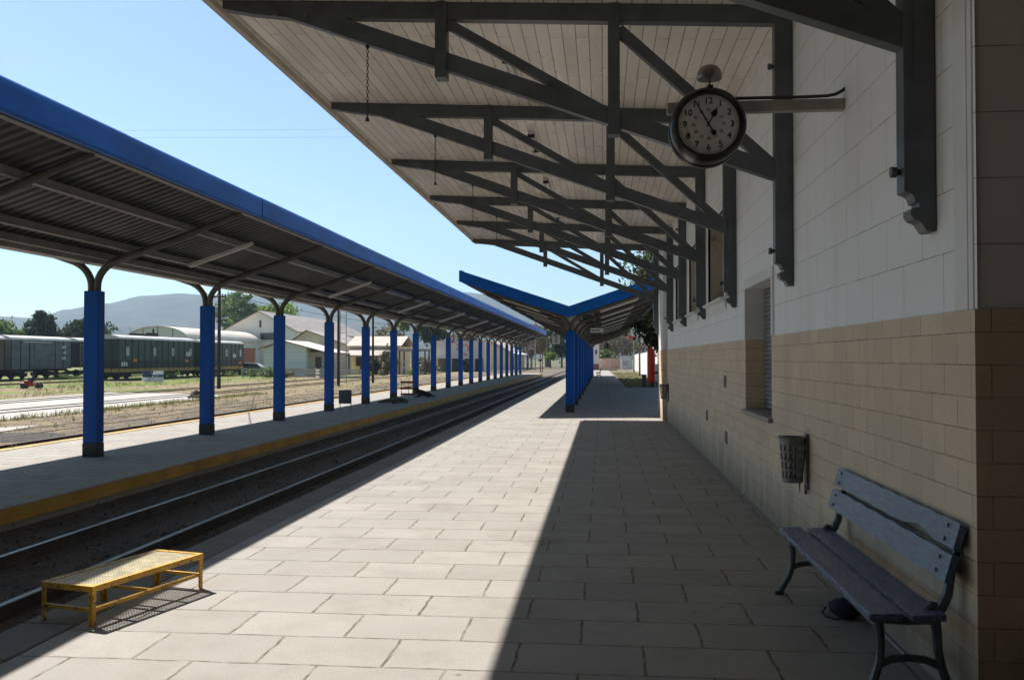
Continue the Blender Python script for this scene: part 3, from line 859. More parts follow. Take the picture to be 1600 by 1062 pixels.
# ------------------------------------------------------------------ butterfly canopies on blue pillars
def canopy(name, label, X, y_first, n, pitch, pz, vz, wl, wr, slope, y0, y1, sc_, fh=0.34):
    """X pillar line; pz pillar box height; vz valley underside; wl, wr wing widths"""
    t = thing(name, label, 'platform canopy', (X, y_first, 0))
    L0, L1 = y0 - y_first, y1 - y_first
    zs = lambda d: vz + .10 + slope * abs(d)             # underside of the sheeting
    hw, hd = .13, .105
    p = MB().box(-hw, hw, -hd, hd, .235, pz).build('pillar', 'blue', t, bevel=.012)
    MB().box(-hw - .004, hw + .004, -hd - .004, hd + .004, -.02, .232).build('pillar_base', 'pillar_base', p, bevel=.008)
    for s, wd in ((-1, wl), (1, wr)):
        pts = []
        r0 = .58
        ang = math.atan(slope)
        # vertical start, bend outwards, then follow the wing
        for k in range(9):
            a = (math.pi / 2 - ang) * k / 8
            pts.append((s * (.05 + r0 * (1 - math.cos(a))), 0, pz - .02 + (zs(0) - pz) * .18 + r0 * math.sin(a) * .80))
        ex, ez = pts[-1][0], pts[-1][2]
        dz = (zs(abs(ex)) - .17) - ez
        pts = [(x, 0, z + dz * min(1, (i / 8.0))) for i, (x, _, z) in enumerate(pts)]
        pts = [(s * .05, 0, pz - .06)] + pts
        for d in (abs(ex) + .3, wd * .6, wd - .04):
            pts.append((s * d, 0, zs(d) - (.17 if d < wd - .1 else .12)))
        MB().tube(pts, [.062] * (len(pts) - 2) + [.058, .042], 10, ref=(0, 1, 0)).build('curved_arm', 'grey_tube', p, smooth=True)
    for i in range(1, n):
        c = copy_tree(p, t)
        c.location = (0, i * pitch, 0)
    # sheeting: ribbed metal, ribs running down the slope
    for s, wd in ((-1, wl), (1, wr)):
        b = MB()
        y, k, prof = L0, 0, []
        while y < L1:
            prof += [(y, 0), (y + .09, 0), (y + .115, .035), (y + .165, .035)]
            y += .19
        m = len(prof)
        for d in (.09, wd):
            for yy, hh in prof:
                b.v.append((s * d, yy, zs(d) + hh))
        for d in (.09, wd):
            for yy, hh in prof:
                b.v.append((s * d, yy, zs(d) + hh + .012))
        for i in range(m - 1):
            b.f.append((i, i + 1, m + i + 1, m + i))
            b.f.append((2 * m + i, 2 * m + i + 1, 3 * m + i + 1, 3 * m + i))
        b.build('roof_sheet', 'corrugated', t)
        b = MB()
        for d in (.25, .66, wd * .64, wd - .035):
            b.box(s * d - .03, s * d + .03, L0 + .03, L1 - .03, zs(d) - .11, zs(d) - .012)
            b.box(s * d - .05, s * d + .05, L0 + .03, L1 - .03, zs(d) - .122, zs(d) - .112)
        b.build('purlin', 'purlin', t)
        b = MB()
        y = L0
        while y < L1:
            e = min(L1, y + 4.5)
            j = rng.uniform(-.006, .006)
            zt = zs(wd)
            xo = s * (wd + .02)
            b.prism([(xo + j, zt - .12), (xo + s * .06 + j, zt - .12), (xo + s * .075 + j, zt - .09), (xo + s * .075 + j, zt + fh - .20), (xo + s * .06 + j, zt + fh - .15), (xo + s * .03 + j, zt + fh - .12), (xo + j, zt + fh - .12)], 'Y', y + .006, e - .006)
            y = e
        b.build('fascia', 'blue_fascia', t)
    b = MB().prism([(-.16, vz + .14), (-.12, vz), (.12, vz), (.16, vz + .14), (.10, vz + .15), (-.10, vz + .15)], 'Y', L0 + .02, L1 - .02)
    b.build('gutter', 'purlin', t)
    for yy, th in ((L0 - .035, .03), (L1 + .005, .03)):
        zt = zs(0) - .12
        b = MB().prism([(-wl - .11, zs(wl) - .12), (0, zt - .05), (wr + .11, zs(wr) - .12), (wr + .11, zs(wr) + fh - .12), (0, zt + fh - .05), (-wl - .11, zs(wl) + fh - .12)], 'Y', yy, yy + th)
        b.build('end_fascia', 'blue_fascia', t)
    return t, zs
ICX, ICY = -8.53, 14.87
isl, zsl = canopy('butterfly_canopy', 'long island canopy with one straight row of slim blue pillars beside the yard', ICX, ICY - 2 * 4.5, 21, 4.5, 2.78, 3.23, 2.85, 2.58, .335, 2.0, 96.9, 1, .36)
VX, VY = -1.0, 28.4
vca, zsv = canopy('butterfly_canopy', 'V-shaped blue canopy facing end-on at the end of the station awning', VX, VY, 14, 4.55, 2.49, 2.93, 3.2, 3.2, .328, 27.65, 89.0, 1, .34)

def make_strip(s, L):
    """fluorescent batten lying up the slope of a canopy wing"""
    t = bpy.data.objects.new('canopy_light', None)
    C.objects.link(t)
    a = (0, 0, 0)
    e = (s * L, 0, L * .33)
    b = MB().beam(a, e, .10, .045)
    b.build('housing', 'lamp_white', t)
    b = MB().tube([(s * .04, 0, -.04 + .013), (s * (L - .04), 0, L * .33 - .05)], .016, 8)
    b.build('tube', 'tube_white', t)
    return t
st = make_strip(1, 1.25)
ORD = ['first', 'second', 'third', 'fourth', 'fifth', 'sixth', 'seventh', 'eighth', 'ninth', 'tenth']
for i in range(9):
    o = st if i == 0 else copy_tree(st)
    o.location = (ICX + .72, ICY + 2.0 + 9.0 * i, zsl(.72) - .17)
    tag(o, 'pale lamp strip under the island canopy, %s along the row of bays' % ORD[i], 'light fitting', 'lamp strips under the island canopy')
for i in range(7):
    o = copy_tree(st)
    o.location = (VX + .9, VY + 1.6 + 4.55 * i, zsv(.9) - .17)
    tag(o, "pale lamp strip under the building side of the V canopy, %s from the open end" % ORD[i], 'light fitting', 'lamp strips under the V canopy')
st2 = make_strip(-1, 1.25)
for i in range(4):
    o = st2 if i == 0 else copy_tree(st2)
    o.location = (VX - 1.0, VY + 1.6 + 4.55 * i, zsv(1.0) - .17)
    tag(o, "pale lamp strip under the track side of the V canopy, %s from the open end" % ORD[i], 'light fitting', 'lamp strips under the V canopy')

# ------------------------------------------------------------------ signs
def number_sign(s, label, x, y, z, sz, board=True, hang=.4, arm=0.0):
    t = thing('platform_number_sign', label, 'platform sign', (x, y, z))
    if board:
        MB().box(-sz * .46, sz * .46, -.03, .03, -sz / 2, sz / 2).build('panel', 'drum_white', t, bevel=.01)
    else:
        b = MB()
        for q in ((-sz * .46, -sz * .46 + .02), (sz * .46 - .02, sz * .46)):
            b.box(q[0], q[1], -.02, .02, -sz / 2, sz / 2)
        b.box(-sz * .46, sz * .46, -.02, .02, sz / 2, sz / 2 + .02)
        b.build('panel_frame', 'steel_dark', t)
        MB().box(-sz * .46 + .02, sz * .46 - .02, -.012, .012, -sz / 2, sz / 2).build('panel', 'concrete_old', t)
    text(s, sz * 1.15, (0, -.034, -.01), FACE_Y, 'black', 'numeral', t)
    b = MB().box(-.02, .02, -.02, .02, sz / 2 + .0, sz / 2 + hang)
    if arm:
        b.box(min(0, arm), max(0, arm), -.02, .02, -.06, -.02)
    b.build('bracket', 'steel_dark', t)
    return t
number_sign('2', 'white board with black number 2 between two island pillars', -8.97, 55.2, 2.79, .5, True, .5, .4)
number_sign('1', 'white board with black number 1 left of the front V canopy pillar', -2.66, 53, 2.71, .5, True, .55)
number_sign('3', 'dull board with black number 3 at the end of the V canopy', .32, 75, 2.63, .5, False, .5)
t = thing('direction_sign', 'arrow-shaped pale sign hanging under the right wing of the V canopy', 'sign', (-.25, 37.5, 2.77))
MB().prism([(-.28, -.09), (.2, -.09), (.2, -.12), (.3, 0), (.2, .12), (.2, .09), (-.28, .09), (-.22, 0)], 'Y', -.02, .02).build('panel', 'drum_white', t)
b = MB()
xx = -.2
for k in range(8):
    wd = rng.uniform(.02, .035)
    b.box(xx, xx + wd, -.026, -.021, -.035, .035 + rng.uniform(-.02, 0))
    xx += wd + .016
b.build('lettering', 'black', t)
MB().box(-.2, -.18, -.01, .01, .09, .5).box(.15, .17, -.01, .01, .09, .5).build('hanger', 'steel_dark', t)

# ------------------------------------------------------------------ station clock
ck = thing('station_clock', 'round double-sided station clock with a bell on a beam, reading five to one', 'clock', (.735, 6.62, 3.275))
r = .262
MB().lathe([(r * .80, -.0905), (r * .80, -.070)], (0, 0, 0), 'Y', 48).build('dial', 'dial', ck)
prof = [(.001, -.066), (r * .805, -.066), (r * .82, -.115), (r * .90, -.125), (r * .97, -.11), (r, -.08), (r, -.03), (r * .965, -.02), (r * .965, .09), (r, .10), (r, .15), (r * .95, .18), (r * .82, .18), (r * .80, .16), (.001, .16)]
MB().lathe(prof, (0, 0, 0), 'Y', 56).build('case', 'clock_case', ck, smooth=True)
big, sm = [], []
for k in range(1, 13):
    a = R(90 - 30 * k)
    big.append((str(k), .062, (r * .62 * math.cos(a), -.093, r * .62 * math.sin(a))))
    sm.append((str(k + 12), .030, (r * .38 * math.cos(a), -.093, r * .38 * math.sin(a))))
dl = [c for c in ck.children if c.name.startswith('dial')][0]
join_text(big, 'black', 'numerals', dl)
join_text(sm, 'faded_red', 'small_numerals', dl)
b = MB()
for k in range(60):
    a = R(6 * k)
    q = r * (.735 if k % 5 else .725)
    b.beam((q * math.cos(a), -.093, q * math.sin(a)), (r * .76 * math.cos(a), -.093, r * .76 * math.sin(a)), .002, .003 if k % 5 else .007, (0, 1, 0))
b.build('minute_track', 'black', dl)
def hand(ang, prof, y):
    a = R(90 - ang)
    ca, sa = math.cos(a), math.sin(a)
    pts = [(u * ca - v * sa, u * sa + v * ca) for u, v in prof]
    return MB().prism(pts, 'Y', y, y - .003)
hand(330, [(-.045, -.005), (-.055, -.015), (-.07, -.019), (-.085, -.012), (-.09, 0), (-.085, .012), (-.07, .019), (-.055, .015), (-.045, .005), (.185, .003), (.205, 0), (.185, -.003)], -.103).build('minute_hand', 'black', ck)
hb_ = hand(27.5, [(-.02, -.004), (-.02, .004), (.06, .004), (.075, .022), (.10, .016), (.115, .003), (.145, 0), (.115, -.003), (.10, -.016), (.075, -.022), (.06, -.004)], -.098)
hb_.build('hour_hand', 'black', ck)
MB().lathe([(.085, .0), (.088, .02), (.082, .055), (.06, .085), (.03, .098), (.001, .10)], (.02, .02, r + .085), 'Z', 24).lathe([(.008, -.1), (.008, .02)], (.02, .02, r + .085), 'Z', 8).build('bell', 'bell', ck, smooth=True)
MB().box(-.27, .985, .11, .185, .135, .215).build('support_beam', 'arm_wood', ck, bevel=.006)
MB().tube([(.1, .12, .235), (.7, .12, .232), (.85, .12, .235), (.91, .12, .245), (.95, .12, .265), (.985, .12, .29)], .012, 8).build('conduit', 'steel_dark', ck, smooth=True)
MB().box(-.03, .03, .02, .14, r - .03, r - .03 + .02).box(.0, .04, -.04, .12, r - .005, r + .03).build('mount', 'steel_dark', ck)

# ------------------------------------------------------------------ bench, bins, bag, step
def make_bench():
    t = thing('slatted_bench', 'blue-grey slatted bench with curled iron legs standing against the beige wall', 'bench', (1.27, 5.65, 0))
    Y0, Y1 = -1.13, 1.12
    def slat(name, c, wd, th, tilt, notch=None, j=0):
        b = MB()
        n = 26
        ca, sa = math.cos(tilt), math.sin(tilt)
        vs = []
        for i in range(n + 1):
            y_ = Y0 + (Y1 - Y0) * i / n
            lo = -wd / 2
            if notch and -.86 < y_ < -.38:
                lo += .030 * math.sin(math.pi * (y_ + .86) / .48)
            wv = .003 * math.sin(i * 1.7 + j)
            for u, v in ((lo + wv, -th / 2), (wd / 2 + wv, -th / 2), (wd / 2 + wv, th / 2), (lo + wv, th / 2)):
                vs.append((c[0] + u * ca - v * sa, y_, c[1] + u * sa + v * ca))
        fs = [(0, 1, 2, 3), tuple(n * 4 + q for q in (3, 2, 1, 0))]
        for i in range(n):
            for q in range(4):
                fs.append((i * 4 + q, i * 4 + (q + 1) % 4, i * 4 + 4 + (q + 1) % 4, i * 4 + 4 + q))
        b.add(vs, fs)
        if notch is not None:
            k_ = MB()
            for yy in (-1.0, 1.0):
                for u in (-.033, .033):
                    px, pz_ = c[0] - .02 + u * ca, c[1] + .004 + u * sa
                    k_.tube([(px + .01, yy, pz_), (px - .004, yy, pz_ + .001)], .010, 8)
            return multi(name, [(b, 'bench_wood'), (k_, 'bench_iron')], t)
        return b.build(name, 'bench_wood', t, bevel=.006)
    slat('seat_slat', (.048, .437), .155, .035, R(2))
    slat('seat_slat', (.242, .437), .155, .035, R(4), j=2)
    tb = R(74)
    s1 = slat('back_slat', (.345, .665), .135, .034, tb, False, j=3)
    s2 = slat('back_slat', (.385, .815), .125, .034, tb, True, j=5)
    for yy in (-1.03, 1.03):
        b = MB()
        def lim(pts, rad):
            b.tube([(x, yy, z) for x, z in pts], rad, 8, ref=(0, 1, 0))
        lim([(.03, .42), (.045, .36), (.05, .28), (.045, .20), (.02, .12), (-.02, .05), (-.045, .012)], [.026, .024, .022, .022, .021, .02, .024])
        lim([(-.075, .012), (-.015, .012)], [.016, .018])
        lim([(.30, .42), (.31, .34), (.315, .26), (.33, .18), (.36, .10), (.395, .04), (.42, .012)], [.026, .024, .022, .022, .021, .02, .02])
        lim([(.39, .012), (.44, .012)], [.016, .016])
        lim([(.045, .19), (.10, .215), (.18, .222), (.26, .215), (.325, .185)], .019)
        lim([(.02, .405), (.16, .40), (.31, .405), (.335, .43)], .022)
        lim([(.29, .43), (.33, .465), (.36, .53), (.375, .62), (.40, .72), (.43, .84)], [.03, .028, .026, .022, .02, .018])
        lim([(.26, .455), (.285, .475), (.315, .47)], [.018, .022, .018])
        b.build('leg', 'bench_iron', t, smooth=True)
    MB().tube([(.18, -1.03, .222), (.18, 1.03, .222)], .011, 8).build('tie_rod', 'bench_iron', t)
    return t
bench = make_bench()
b2 = dup(bench, (-.55, 80, 0), 0, 'tiny distant bench beside the last pillars of the V canopy')

def make_bin():
    t = thing('litter_bin', 'grey perforated litter bin hung on the beige wall behind the bench', 'litter bin', (XS, 7.95, .62))
    n, m = 30, 7
    b = MB()
    # half-round tapered basket; slots left open between bands
    def ring(zf):
        rr = .082 + .030 * zf
        return rr
    zl = [0, .04, .095, .115, .17, .19, .245, .265, .31, .335, .37]
    for i in range(len(zl) - 1):
        z0, z1 = zl[i], zl[i + 1]
        slot = i in (1, 3, 5, 7)
        for k in range(n):
            if slot and k % 2 == 0:
                continue
            a0, a1 = 2 * math.pi * k / n, 2 * math.pi * (k + 1) / n
            q = []
            for rr_off in (0, -.004):
                for a, zz in ((a0, z0), (a1, z0), (a1, z1), (a0, z1)):
                    rr = ring(zz / .37) + rr_off
                    q.append((-.125 + rr * math.cos(a), rr * math.sin(a), zz))
            b.add(q, [(0, 1, 2, 3), (7, 6, 5, 4), (0, 4, 5, 1), (2, 6, 7, 3), (1, 5, 6, 2), (3, 7, 4, 0)])
    b.lathe([(.08, .003), (.0, .003)], (-.125, 0, 0), 'Z', n)
    b.build('basket', 'bin_grey', t)
    MB().tube([(-.125 + .115 * math.cos(a), .115 * math.sin(a), .372) for a in [2 * math.pi * k / 20 for k in range(21)]], .007, 6, cap=False).build('rim', 'bin_grey', t)
    MB().box(-.022, .0, -.05, .05, -.06, .40).box(-.03, -.01, -.012, .012, -.1, -.02).build('bracket', 'bin_grey', t)
    MB().tube([(-.07, -.02, .0), (-.075, -.03, -.07), (-.07, -.01, -.085), (-.065, .01, -.07), (-.07, .02, .0)], .004, 5).build('release_wire', 'steel_dark', t)
    return t
bin_ = make_bin()
o = dup(bin_, (XS, 24.35, .60), 0, 'far litter bin on the wall in the angle of the end pilaster')
bin_['group'] = o['group'] = 'litter bins on the station wall'

t = thing('cloth_bag', 'dark blue bag lying on the paving under the slatted bench', 'bag', (1.53, 6.15, 0), R(20))
t.scale = (.8, .85, .7)
b = MB()
nu, nv = 14, 8
for j in range(nv + 1):
    for i in range(nu):
        a, p = 2 * math.pi * i / nu, math.pi * j / nv
        k = 1 + .10 * math.sin(3 * a + j) + .06 * math.sin(5 * a - 2 * j)
        b.v.append((.11 * k * math.sin(p) ** .7 * math.cos(a), .15 * k * math.sin(p) ** .7 * math.sin(a), max(.0, .075 - .075 * math.cos(p) * (1 + .1 * math.sin(2 * a))) if j else 0.0))
for j in range(nv):
    for i in range(nu):
        b.f.append((j * nu + i, j * nu + (i + 1) % nu, (j + 1) * nu + (i + 1) % nu, (j + 1) * nu + i))
b.build('pouch', 'bag', t, smooth=True)
MB().tube([(-.08, -.13, .05), (-.13, -.10, .015), (-.15, 0, .01), (-.13, .10, .012), (-.07, .13, .05)], .008, 6).build('strap', 'bag', t, smooth=True)

def make_step():
    t = thing('step_stool', 'low yellow metal boarding step with mesh top on the platform kerb', 'step stool', (-3.19, 6.0, 0), -R(14.3))
    L, W, H = .52, .205, .25
    a = .014
    b = MB()
    for s in (-1, 1):
        b.beam((s * W, -L, H - .018), (s * W, L, H - .018), .006, .036)
        b.beam((s * W - s * .016, -L, H - .003), (s * W - s * .016, L, H - .003), .030, .005)
        b.beam((-W, s * L, H - .018), (W, s * L, H - .018), .006, .036)
        b.beam((-W, s * L - s * .016, H - .0035), (W, s * L - s * .016, H - .0035), .030, .005)
    b.build('top_frame', 'yellow_metal', t)
    b = MB()
    k = -L + .03
    while k < L - .02:
        b.beam((-W + .01, k, H - .006), (W - .01, k, H - .006), .009, .004)
        k += .024
    k = -W + .03
    while k < W - .02:
        b.beam((k, -L + .01, H - .009), (k, L - .01, H - .009), .005, .004)
        k += .024
    for q in (-.24, .0, .24):
        b.beam((-W, q, H - .02), (W, q, H - .02), .03, .016)
    b.build('mesh_top', 'pale_mesh', t)
    for sx in (-1, 1):
        for sy in (-1, 0, 1):
            if sy == 0 and sx == 1:
                continue
            x, y_ = sx * (W - .002), sy * (L - .002)
            b = MB().prism([(x, y_), (x - sx * .032, y_), (x - sx * .032, y_ - (sy or 1) * .006), (x - sx * .006, y_ - (sy or 1) * .006), (x - sx * .006, y_ - (sy or 1) * .032), (x, y_ - (sy or 1) * .032)], 'Z', 0, H - .006)
            b.build('leg', 'yellow_metal', t)
    b = MB()
    b.beam((W - .02, -L, .10), (W - .02, L, .10), .022, .022)
    for q in (-L + .02, .02, L - .02):
        b.beam((-W + .01, q, .10), (W - .03, q, .10), .02, .02)
    b.build('stretcher', 'yellow_metal', t)
    return t
make_step()

t = thing('fire_extinguisher', 'large red extinguisher cylinder hung at the far end of the building', 'fire extinguisher', (1.40, 27.35, 0))
MB().lathe([(.001, .92), (.09, .94), (.11, .98), (.115, 1.05), (.115, 1.78), (.10, 1.87), (.07, 1.93), (.03, 1.95), (.03, 2.0)], (0, 0, 0), 'Z', 20).build('cylinder', 'red_metal', t, smooth=True)
MB().tube([(0, 0, 1.98), (-.06, 0, 2.06), (-.12, -.02, 2.12)], .014, 6).tube([(0, 0, 1.98), (-.02, 0, 2.08), (-.06, 0, 2.15)], .012, 6).build('handle', 'steel_dark', t)
MB().lathe([(.118, .80), (.118, .95)], (0, 0, 0), 'Z', 20).box(.0, .2, -.03, .03, 1.2, 1.26).build('cradle', 'steel_dark', t)

# ------------------------------------------------------------------ things on the island platform
t = thing('display_panel', 'grey metal panel on thin legs beside the fourth island pillar', 'panel', (-8.20, 29.2, 0))
MB().box(-.26, .16, -.012, .012, .19, .63).build('board', 'truss', t, bevel=.004)
MB().tube([(-.22, .02, 0), (-.22, .02, .6)], .012, 6).build('leg', 'steel_dark', t)
MB().tube([(.14, .02, 0), (.14, .02, .6)], .012, 6).build('leg', 'steel_dark', t)
t = thing('trestle_barrier', 'folding barrier with three dark red slats beside a sleeping dog', 'barrier', (-8.05, 37.9, 0), R(12))
for z in (.12, .36, .62):
    MB().box(-.30, .26, -.02, -.005, z, z + .085).build('slat', 'dark_red', t)
for x in (-.27, .03, .23):
    MB().tube([(x, .0, 0), (x, .0, .72)], .011, 6).build('leg', 'worn_steel', t)

def skin_body(name, chain, m, parent, smooth=2):
    """chain: {id: (co, radius)}, edges -> one continuous surface"""
    ids, edges = chain
    me = bpy.data.meshes.new(name)
    keys = list(ids)
    me.from_pydata([ids[k][0] for k in keys], [(keys.index(a), keys.index(b)) for a, b in edges], [])
    o = bpy.data.objects.new(name, me)
    C.objects.link(o)
    md = o.modifiers.new('skin', 'SKIN')
    md.use_smooth_shade = True
    sv = me.skin_vertices[0].data
    for i, k in enumerate(keys):
        rr = ids[k][1]
        sv[i].radius = rr if hasattr(rr, '__len__') else (rr, rr)
        sv[i].use_root = (i == 0)
    s2 = o.modifiers.new('sub', 'SUBSURF')
    s2.levels = s2.render_levels = smooth
    dg = bpy.context.evaluated_depsgraph_get()
    me2 = bpy.data.meshes.new_from_object(o.evaluated_get(dg))
    bpy.data.objects.remove(o)
    for p in me2.polygons:
        p.use_smooth = True
    me2.materials.clear()
    me2.materials.append(M[m])
    o = bpy.data.objects.new(name, me2)
    C.objects.link(o)
    o.parent = parent
    return o
# dog flat on its side, legs stretched towards -X, head at +X
d = thing('dog', 'brindle dog asleep flat on its side in front of the sixth island pillar', 'dog', (-7.62, 33.6, 0), R(-10), 'dogs sleeping on the island platform')
ids = {'hip': ((-.16, 0, .11), (.11, .10)), 'belly': ((.0, .0, .12), (.12, .10)), 'chest': ((.19, 0, .13), (.14, .12)), 'neck': ((.33, -.02, .12), .085), 'skull': ((.43, -.05, .10), .085), 'muz': ((.52, -.10, .06), .05), 'nose': ((.57, -.12, .05), .035),
       'th': ((-.22, -.10, .09), .07), 'kn': ((-.34, -.14, .06), .05), 'hock': ((-.46, -.12, .04), .03), 'paw': ((-.60, -.16, .03), .03), 'th2': ((-.24, -.08, .12), .06), 'kn2': ((-.38, -.08, .09), .045), 'paw2': ((-.64, -.06, .03), .028),
       'sh': ((.20, -.14, .08), .05), 'el': ((.14, -.24, .05), .04), 'fp': ((.05, -.38, .03), .03), 'sh2': ((.22, -.14, .12), .045), 'el2': ((.20, -.26, .07), .035), 'fp2': ((.16, -.42, .03), .028), 'tl': ((-.28, .06, .07), .03), 'tl2': ((-.46, .08, .03), .016)}
ed = [('hip', 'belly'), ('belly', 'chest'), ('chest', 'neck'), ('neck', 'skull'), ('skull', 'muz'), ('muz', 'nose'), ('hip', 'th'), ('th', 'kn'), ('kn', 'hock'), ('hock', 'paw'), ('hip', 'th2'), ('th2', 'kn2'), ('kn2', 'paw2'), ('chest', 'sh'), ('sh', 'el'), ('el', 'fp'), ('chest', 'sh2'), ('sh2', 'el2'), ('el2', 'fp2'), ('hip', 'tl'), ('tl', 'tl2')]
skin_body('body', (ids, ed), 'dog_tan', d)
MB().prism([(.40, .13), (.36, .18), (.34, .12)], 'Y', -.02, -.005).build('ear', 'dog_dark', d)
# dog lying on its chest, head up beside the pillar
d = thing('dog', 'dark brown dog lying with its head raised against an island pillar base', 'dog', (-7.62, 38.8, 0), R(5), 'dogs sleeping on the island platform')
ids = {'chest': ((-.10, 0, .17), (.13, .14)), 'belly': ((.10, .0, .16), (.12, .13)), 'hip': ((.28, 0, .15), (.12, .14)), 'neck': ((-.22, 0, .28), .09), 'skull': ((-.29, 0, .38), .085), 'muz': ((-.37, -.05, .35), .05), 'nose': ((-.42, -.08, .34), .034),
       'th': ((.30, -.12, .12), .09), 'kn': ((.20, -.17, .10), .06), 'hock': ((.36, -.19, .04), .035), 'paw': ((.20, -.21, .03), .03), 'sh': ((-.14, -.12, .14), .06), 'el': ((-.08, -.15, .05), .045), 'fp': ((-.32, -.15, .03), .032), 'sh2': ((-.14, .12, .14), .06), 'el2': ((-.08, .15, .05), .045), 'fp2': ((-.30, .15, .03), .032), 'tl': ((.42, .04, .08), .035), 'tl2': ((.58, .0, .025), .018)}
ed = [('chest', 'belly'), ('belly', 'hip'), ('chest', 'neck'), ('neck', 'skull'), ('skull', 'muz'), ('muz', 'nose'), ('hip', 'th'), ('th', 'kn'), ('kn', 'hock'), ('hock', 'paw'), ('chest', 'sh'), ('sh', 'el'), ('el', 'fp'), ('chest', 'sh2'), ('sh2', 'el2'), ('el2', 'fp2'), ('hip', 'tl'), ('tl', 'tl2')]
skin_body('body', (ids, ed), 'dog_dark', d)
for s in (-1, 1):
    MB().prism([(-.27, .43), (-.24, .51), (-.22, .42)], 'Y', s * .05, s * .065).build('ear', 'dog_dark', d)

# ------------------------------------------------------------------ wagons
def bogie(b, y, w=1.1, r=.36):
    for dy in (-.75, .75):
        for s in (-1, 1):
            b.lathe([(.001, s * (.53 - .06)), (r, s * (.53 - .06)), (r, s * (.53 + .07)), (.001, s * (.53 + .07))], (0, y + dy, r), 'X', 16)
        b.tube([(-.6, y + dy, r), (.6, y + dy, r)], .06, 8)
    for s in (-1, 1):
        b.box(s * .72 - .06, s * .72 + .06, y - 1.15, y + 1.15, r - .12, r + .16)
        for dy in (-.75, .75):
            b.box(s * .72 - .1, s * .72 + .1, y + dy - .16, y + dy + .16, r - .17, r + .17)
    b.box(-.8, .8, y - .25, y + .25, r - .05, r + .25)
def wagon(name, label, x, y0, y1, body, roof, h_eave, h_roof, sill, hw=1.28, panels=8, stripe=None, skirt=None, windows=(), marks=(), door=None, catw=False):
    t = thing(name, label, 'railway wagon', (x, (y0 + y1) / 2, -.17), 0, 'wagons parked in the yard')
    L = (y1 - y0) / 2
    o = MB().box(-hw, hw, -L, L, sill, h_eave)
    b = MB()
    for k in range(panels + 1):
        y_ = -L + 2 * L * k / panels
        b.box(hw + .002, hw + .04, y_ - .035, y_ + .035, sill + .02, h_eave - .02)
    for s in (-hw * .5, hw * .5):
        b.box(s - .04, s + .04, -L - .04, -L - .002, sill + .02, h_eave - .02)
    multi('body', [(o, body), (b, 'wagon_black' if body == 'wagon_green' else 'underframe')], t)
    n = 8
    prof = [(-hw - .08, h_eave - .02)] + [(-(hw + .08) * math.cos(math.pi * k / n), h_eave + .02 + (h_roof - h_eave) * math.sin(math.pi * k / n)) for k in range(n + 1)] + [(hw + .08, h_eave - .02)]
    MB().prism(prof, 'Y', -L - .1, L + .1).build('roof', roof, t)
    if skirt:
        MB().box(hw + .001, hw + .012, -L, L, sill + stripe, sill + stripe + skirt).box(-hw, hw, -L - .012, -L - .001, sill + stripe, sill + stripe + skirt).build('skirt', 'wagon_black', t)
    if stripe:
        MB().box(hw + .001, hw + .03, -L, L, sill, sill + stripe - .002).box(-hw, hw, -L - .03, -L - .001, sill, sill + stripe - .002).build('sill_band', 'wagon_yellow', t)
    for wy in windows:
        f = MB().box(hw + .002, hw + .035, wy - .36, wy + .36, sill + 1.35, sill + 2.25).build('window', 'wagon_black' if body == 'wagon_green' else 'underframe', t)
        MB().box(hw + .036, hw + .042, wy - .28, wy + .28, sill + 1.42, sill + 2.18).build('pane', 'pane', f)
    for my, mz, mw, mh, mm in marks:
        b = MB()
        if mm == 'mark_white':
            nn = max(2, int(mw / .28))
            for q in range(nn):
                ya = my - mw / 2 + mw * q / nn
                b.box(hw + .042, hw + .046, ya, ya + mw / nn * .72, mz, mz + mh * (1 if q % 2 else .85))
        else:
            b.box(hw + .042, hw + .046, my - mw / 2, my + mw / 2, mz, mz + mh)
        b.build('marking', mm, t)
    if door:
        MB().box(hw + .012, hw + .055, door[0], door[1], sill + .05, h_eave - .25).build('sliding_door', body, t)
        MB().box(hw + .03, hw + .08, door[0] - 1.6, door[1] + .2, h_eave - .22, h_eave - .14).build('door_rail', 'mark_white', t)
    if catw:
        MB().box(-.25, .25, -L + 4.5, -L + 7.5, h_roof - .02, h_roof + .22).box(-.2, .2, -L + 7.6, -L + 9.2, h_roof, h_roof + .35).tube([(0, -L + 8.6, h_roof), (0, -L + 8.6, h_roof + .75)], .09, 8).build('roof_vent', 'underframe', t)
    b = MB().box(-.9, .9, -L, L, sill - .22, sill - .004)
    b.box(-.12, .12, -L - .55, L + .55, sill - .2, sill - .06)
    b.build('underframe', 'underframe', t)
    for yy in (-L + 1.9, L - 1.9):
        q = MB()
        bogie(q, yy)
        q.build('bogie', 'underframe', t)
    return t
wagon('cabin_wagon', 'dark green cabin wagon with a roof vent and yellow sill band', -42.3, 75.4, 90.0, 'wagon_green', 'wagon_roof', 3.50, 3.85, .62, panels=13, stripe=.30, skirt=.72, windows=(-5.9, -1.0, 2.6, 6.4), catw=True,
      marks=((-6.4, 1.15, 1.1, .38, 'mark_white'), (-4.6, 1.5, .7, .25, 'mark_orange'), (5.9, 2.0, .9, .5, 'mark_white'), (5.6, 1.45, .8, .22, 'mark_orange')))
wagon('cabin_wagon', 'second dark green cabin wagon half hidden behind a blue pillar', -42.3, 91.3, 102.8, 'wagon_green', 'wagon_roof', 3.45, 3.75, .62, panels=10, stripe=.30, skirt=.72, windows=(-4.2, 1.0, 4.9),
      marks=((-4.0, 1.2, .9, .22, 'mark_orange'), (3.2, 1.9, .9, .45, 'mark_white'), (4.8, 1.2, .8, .22, 'mark_orange')))
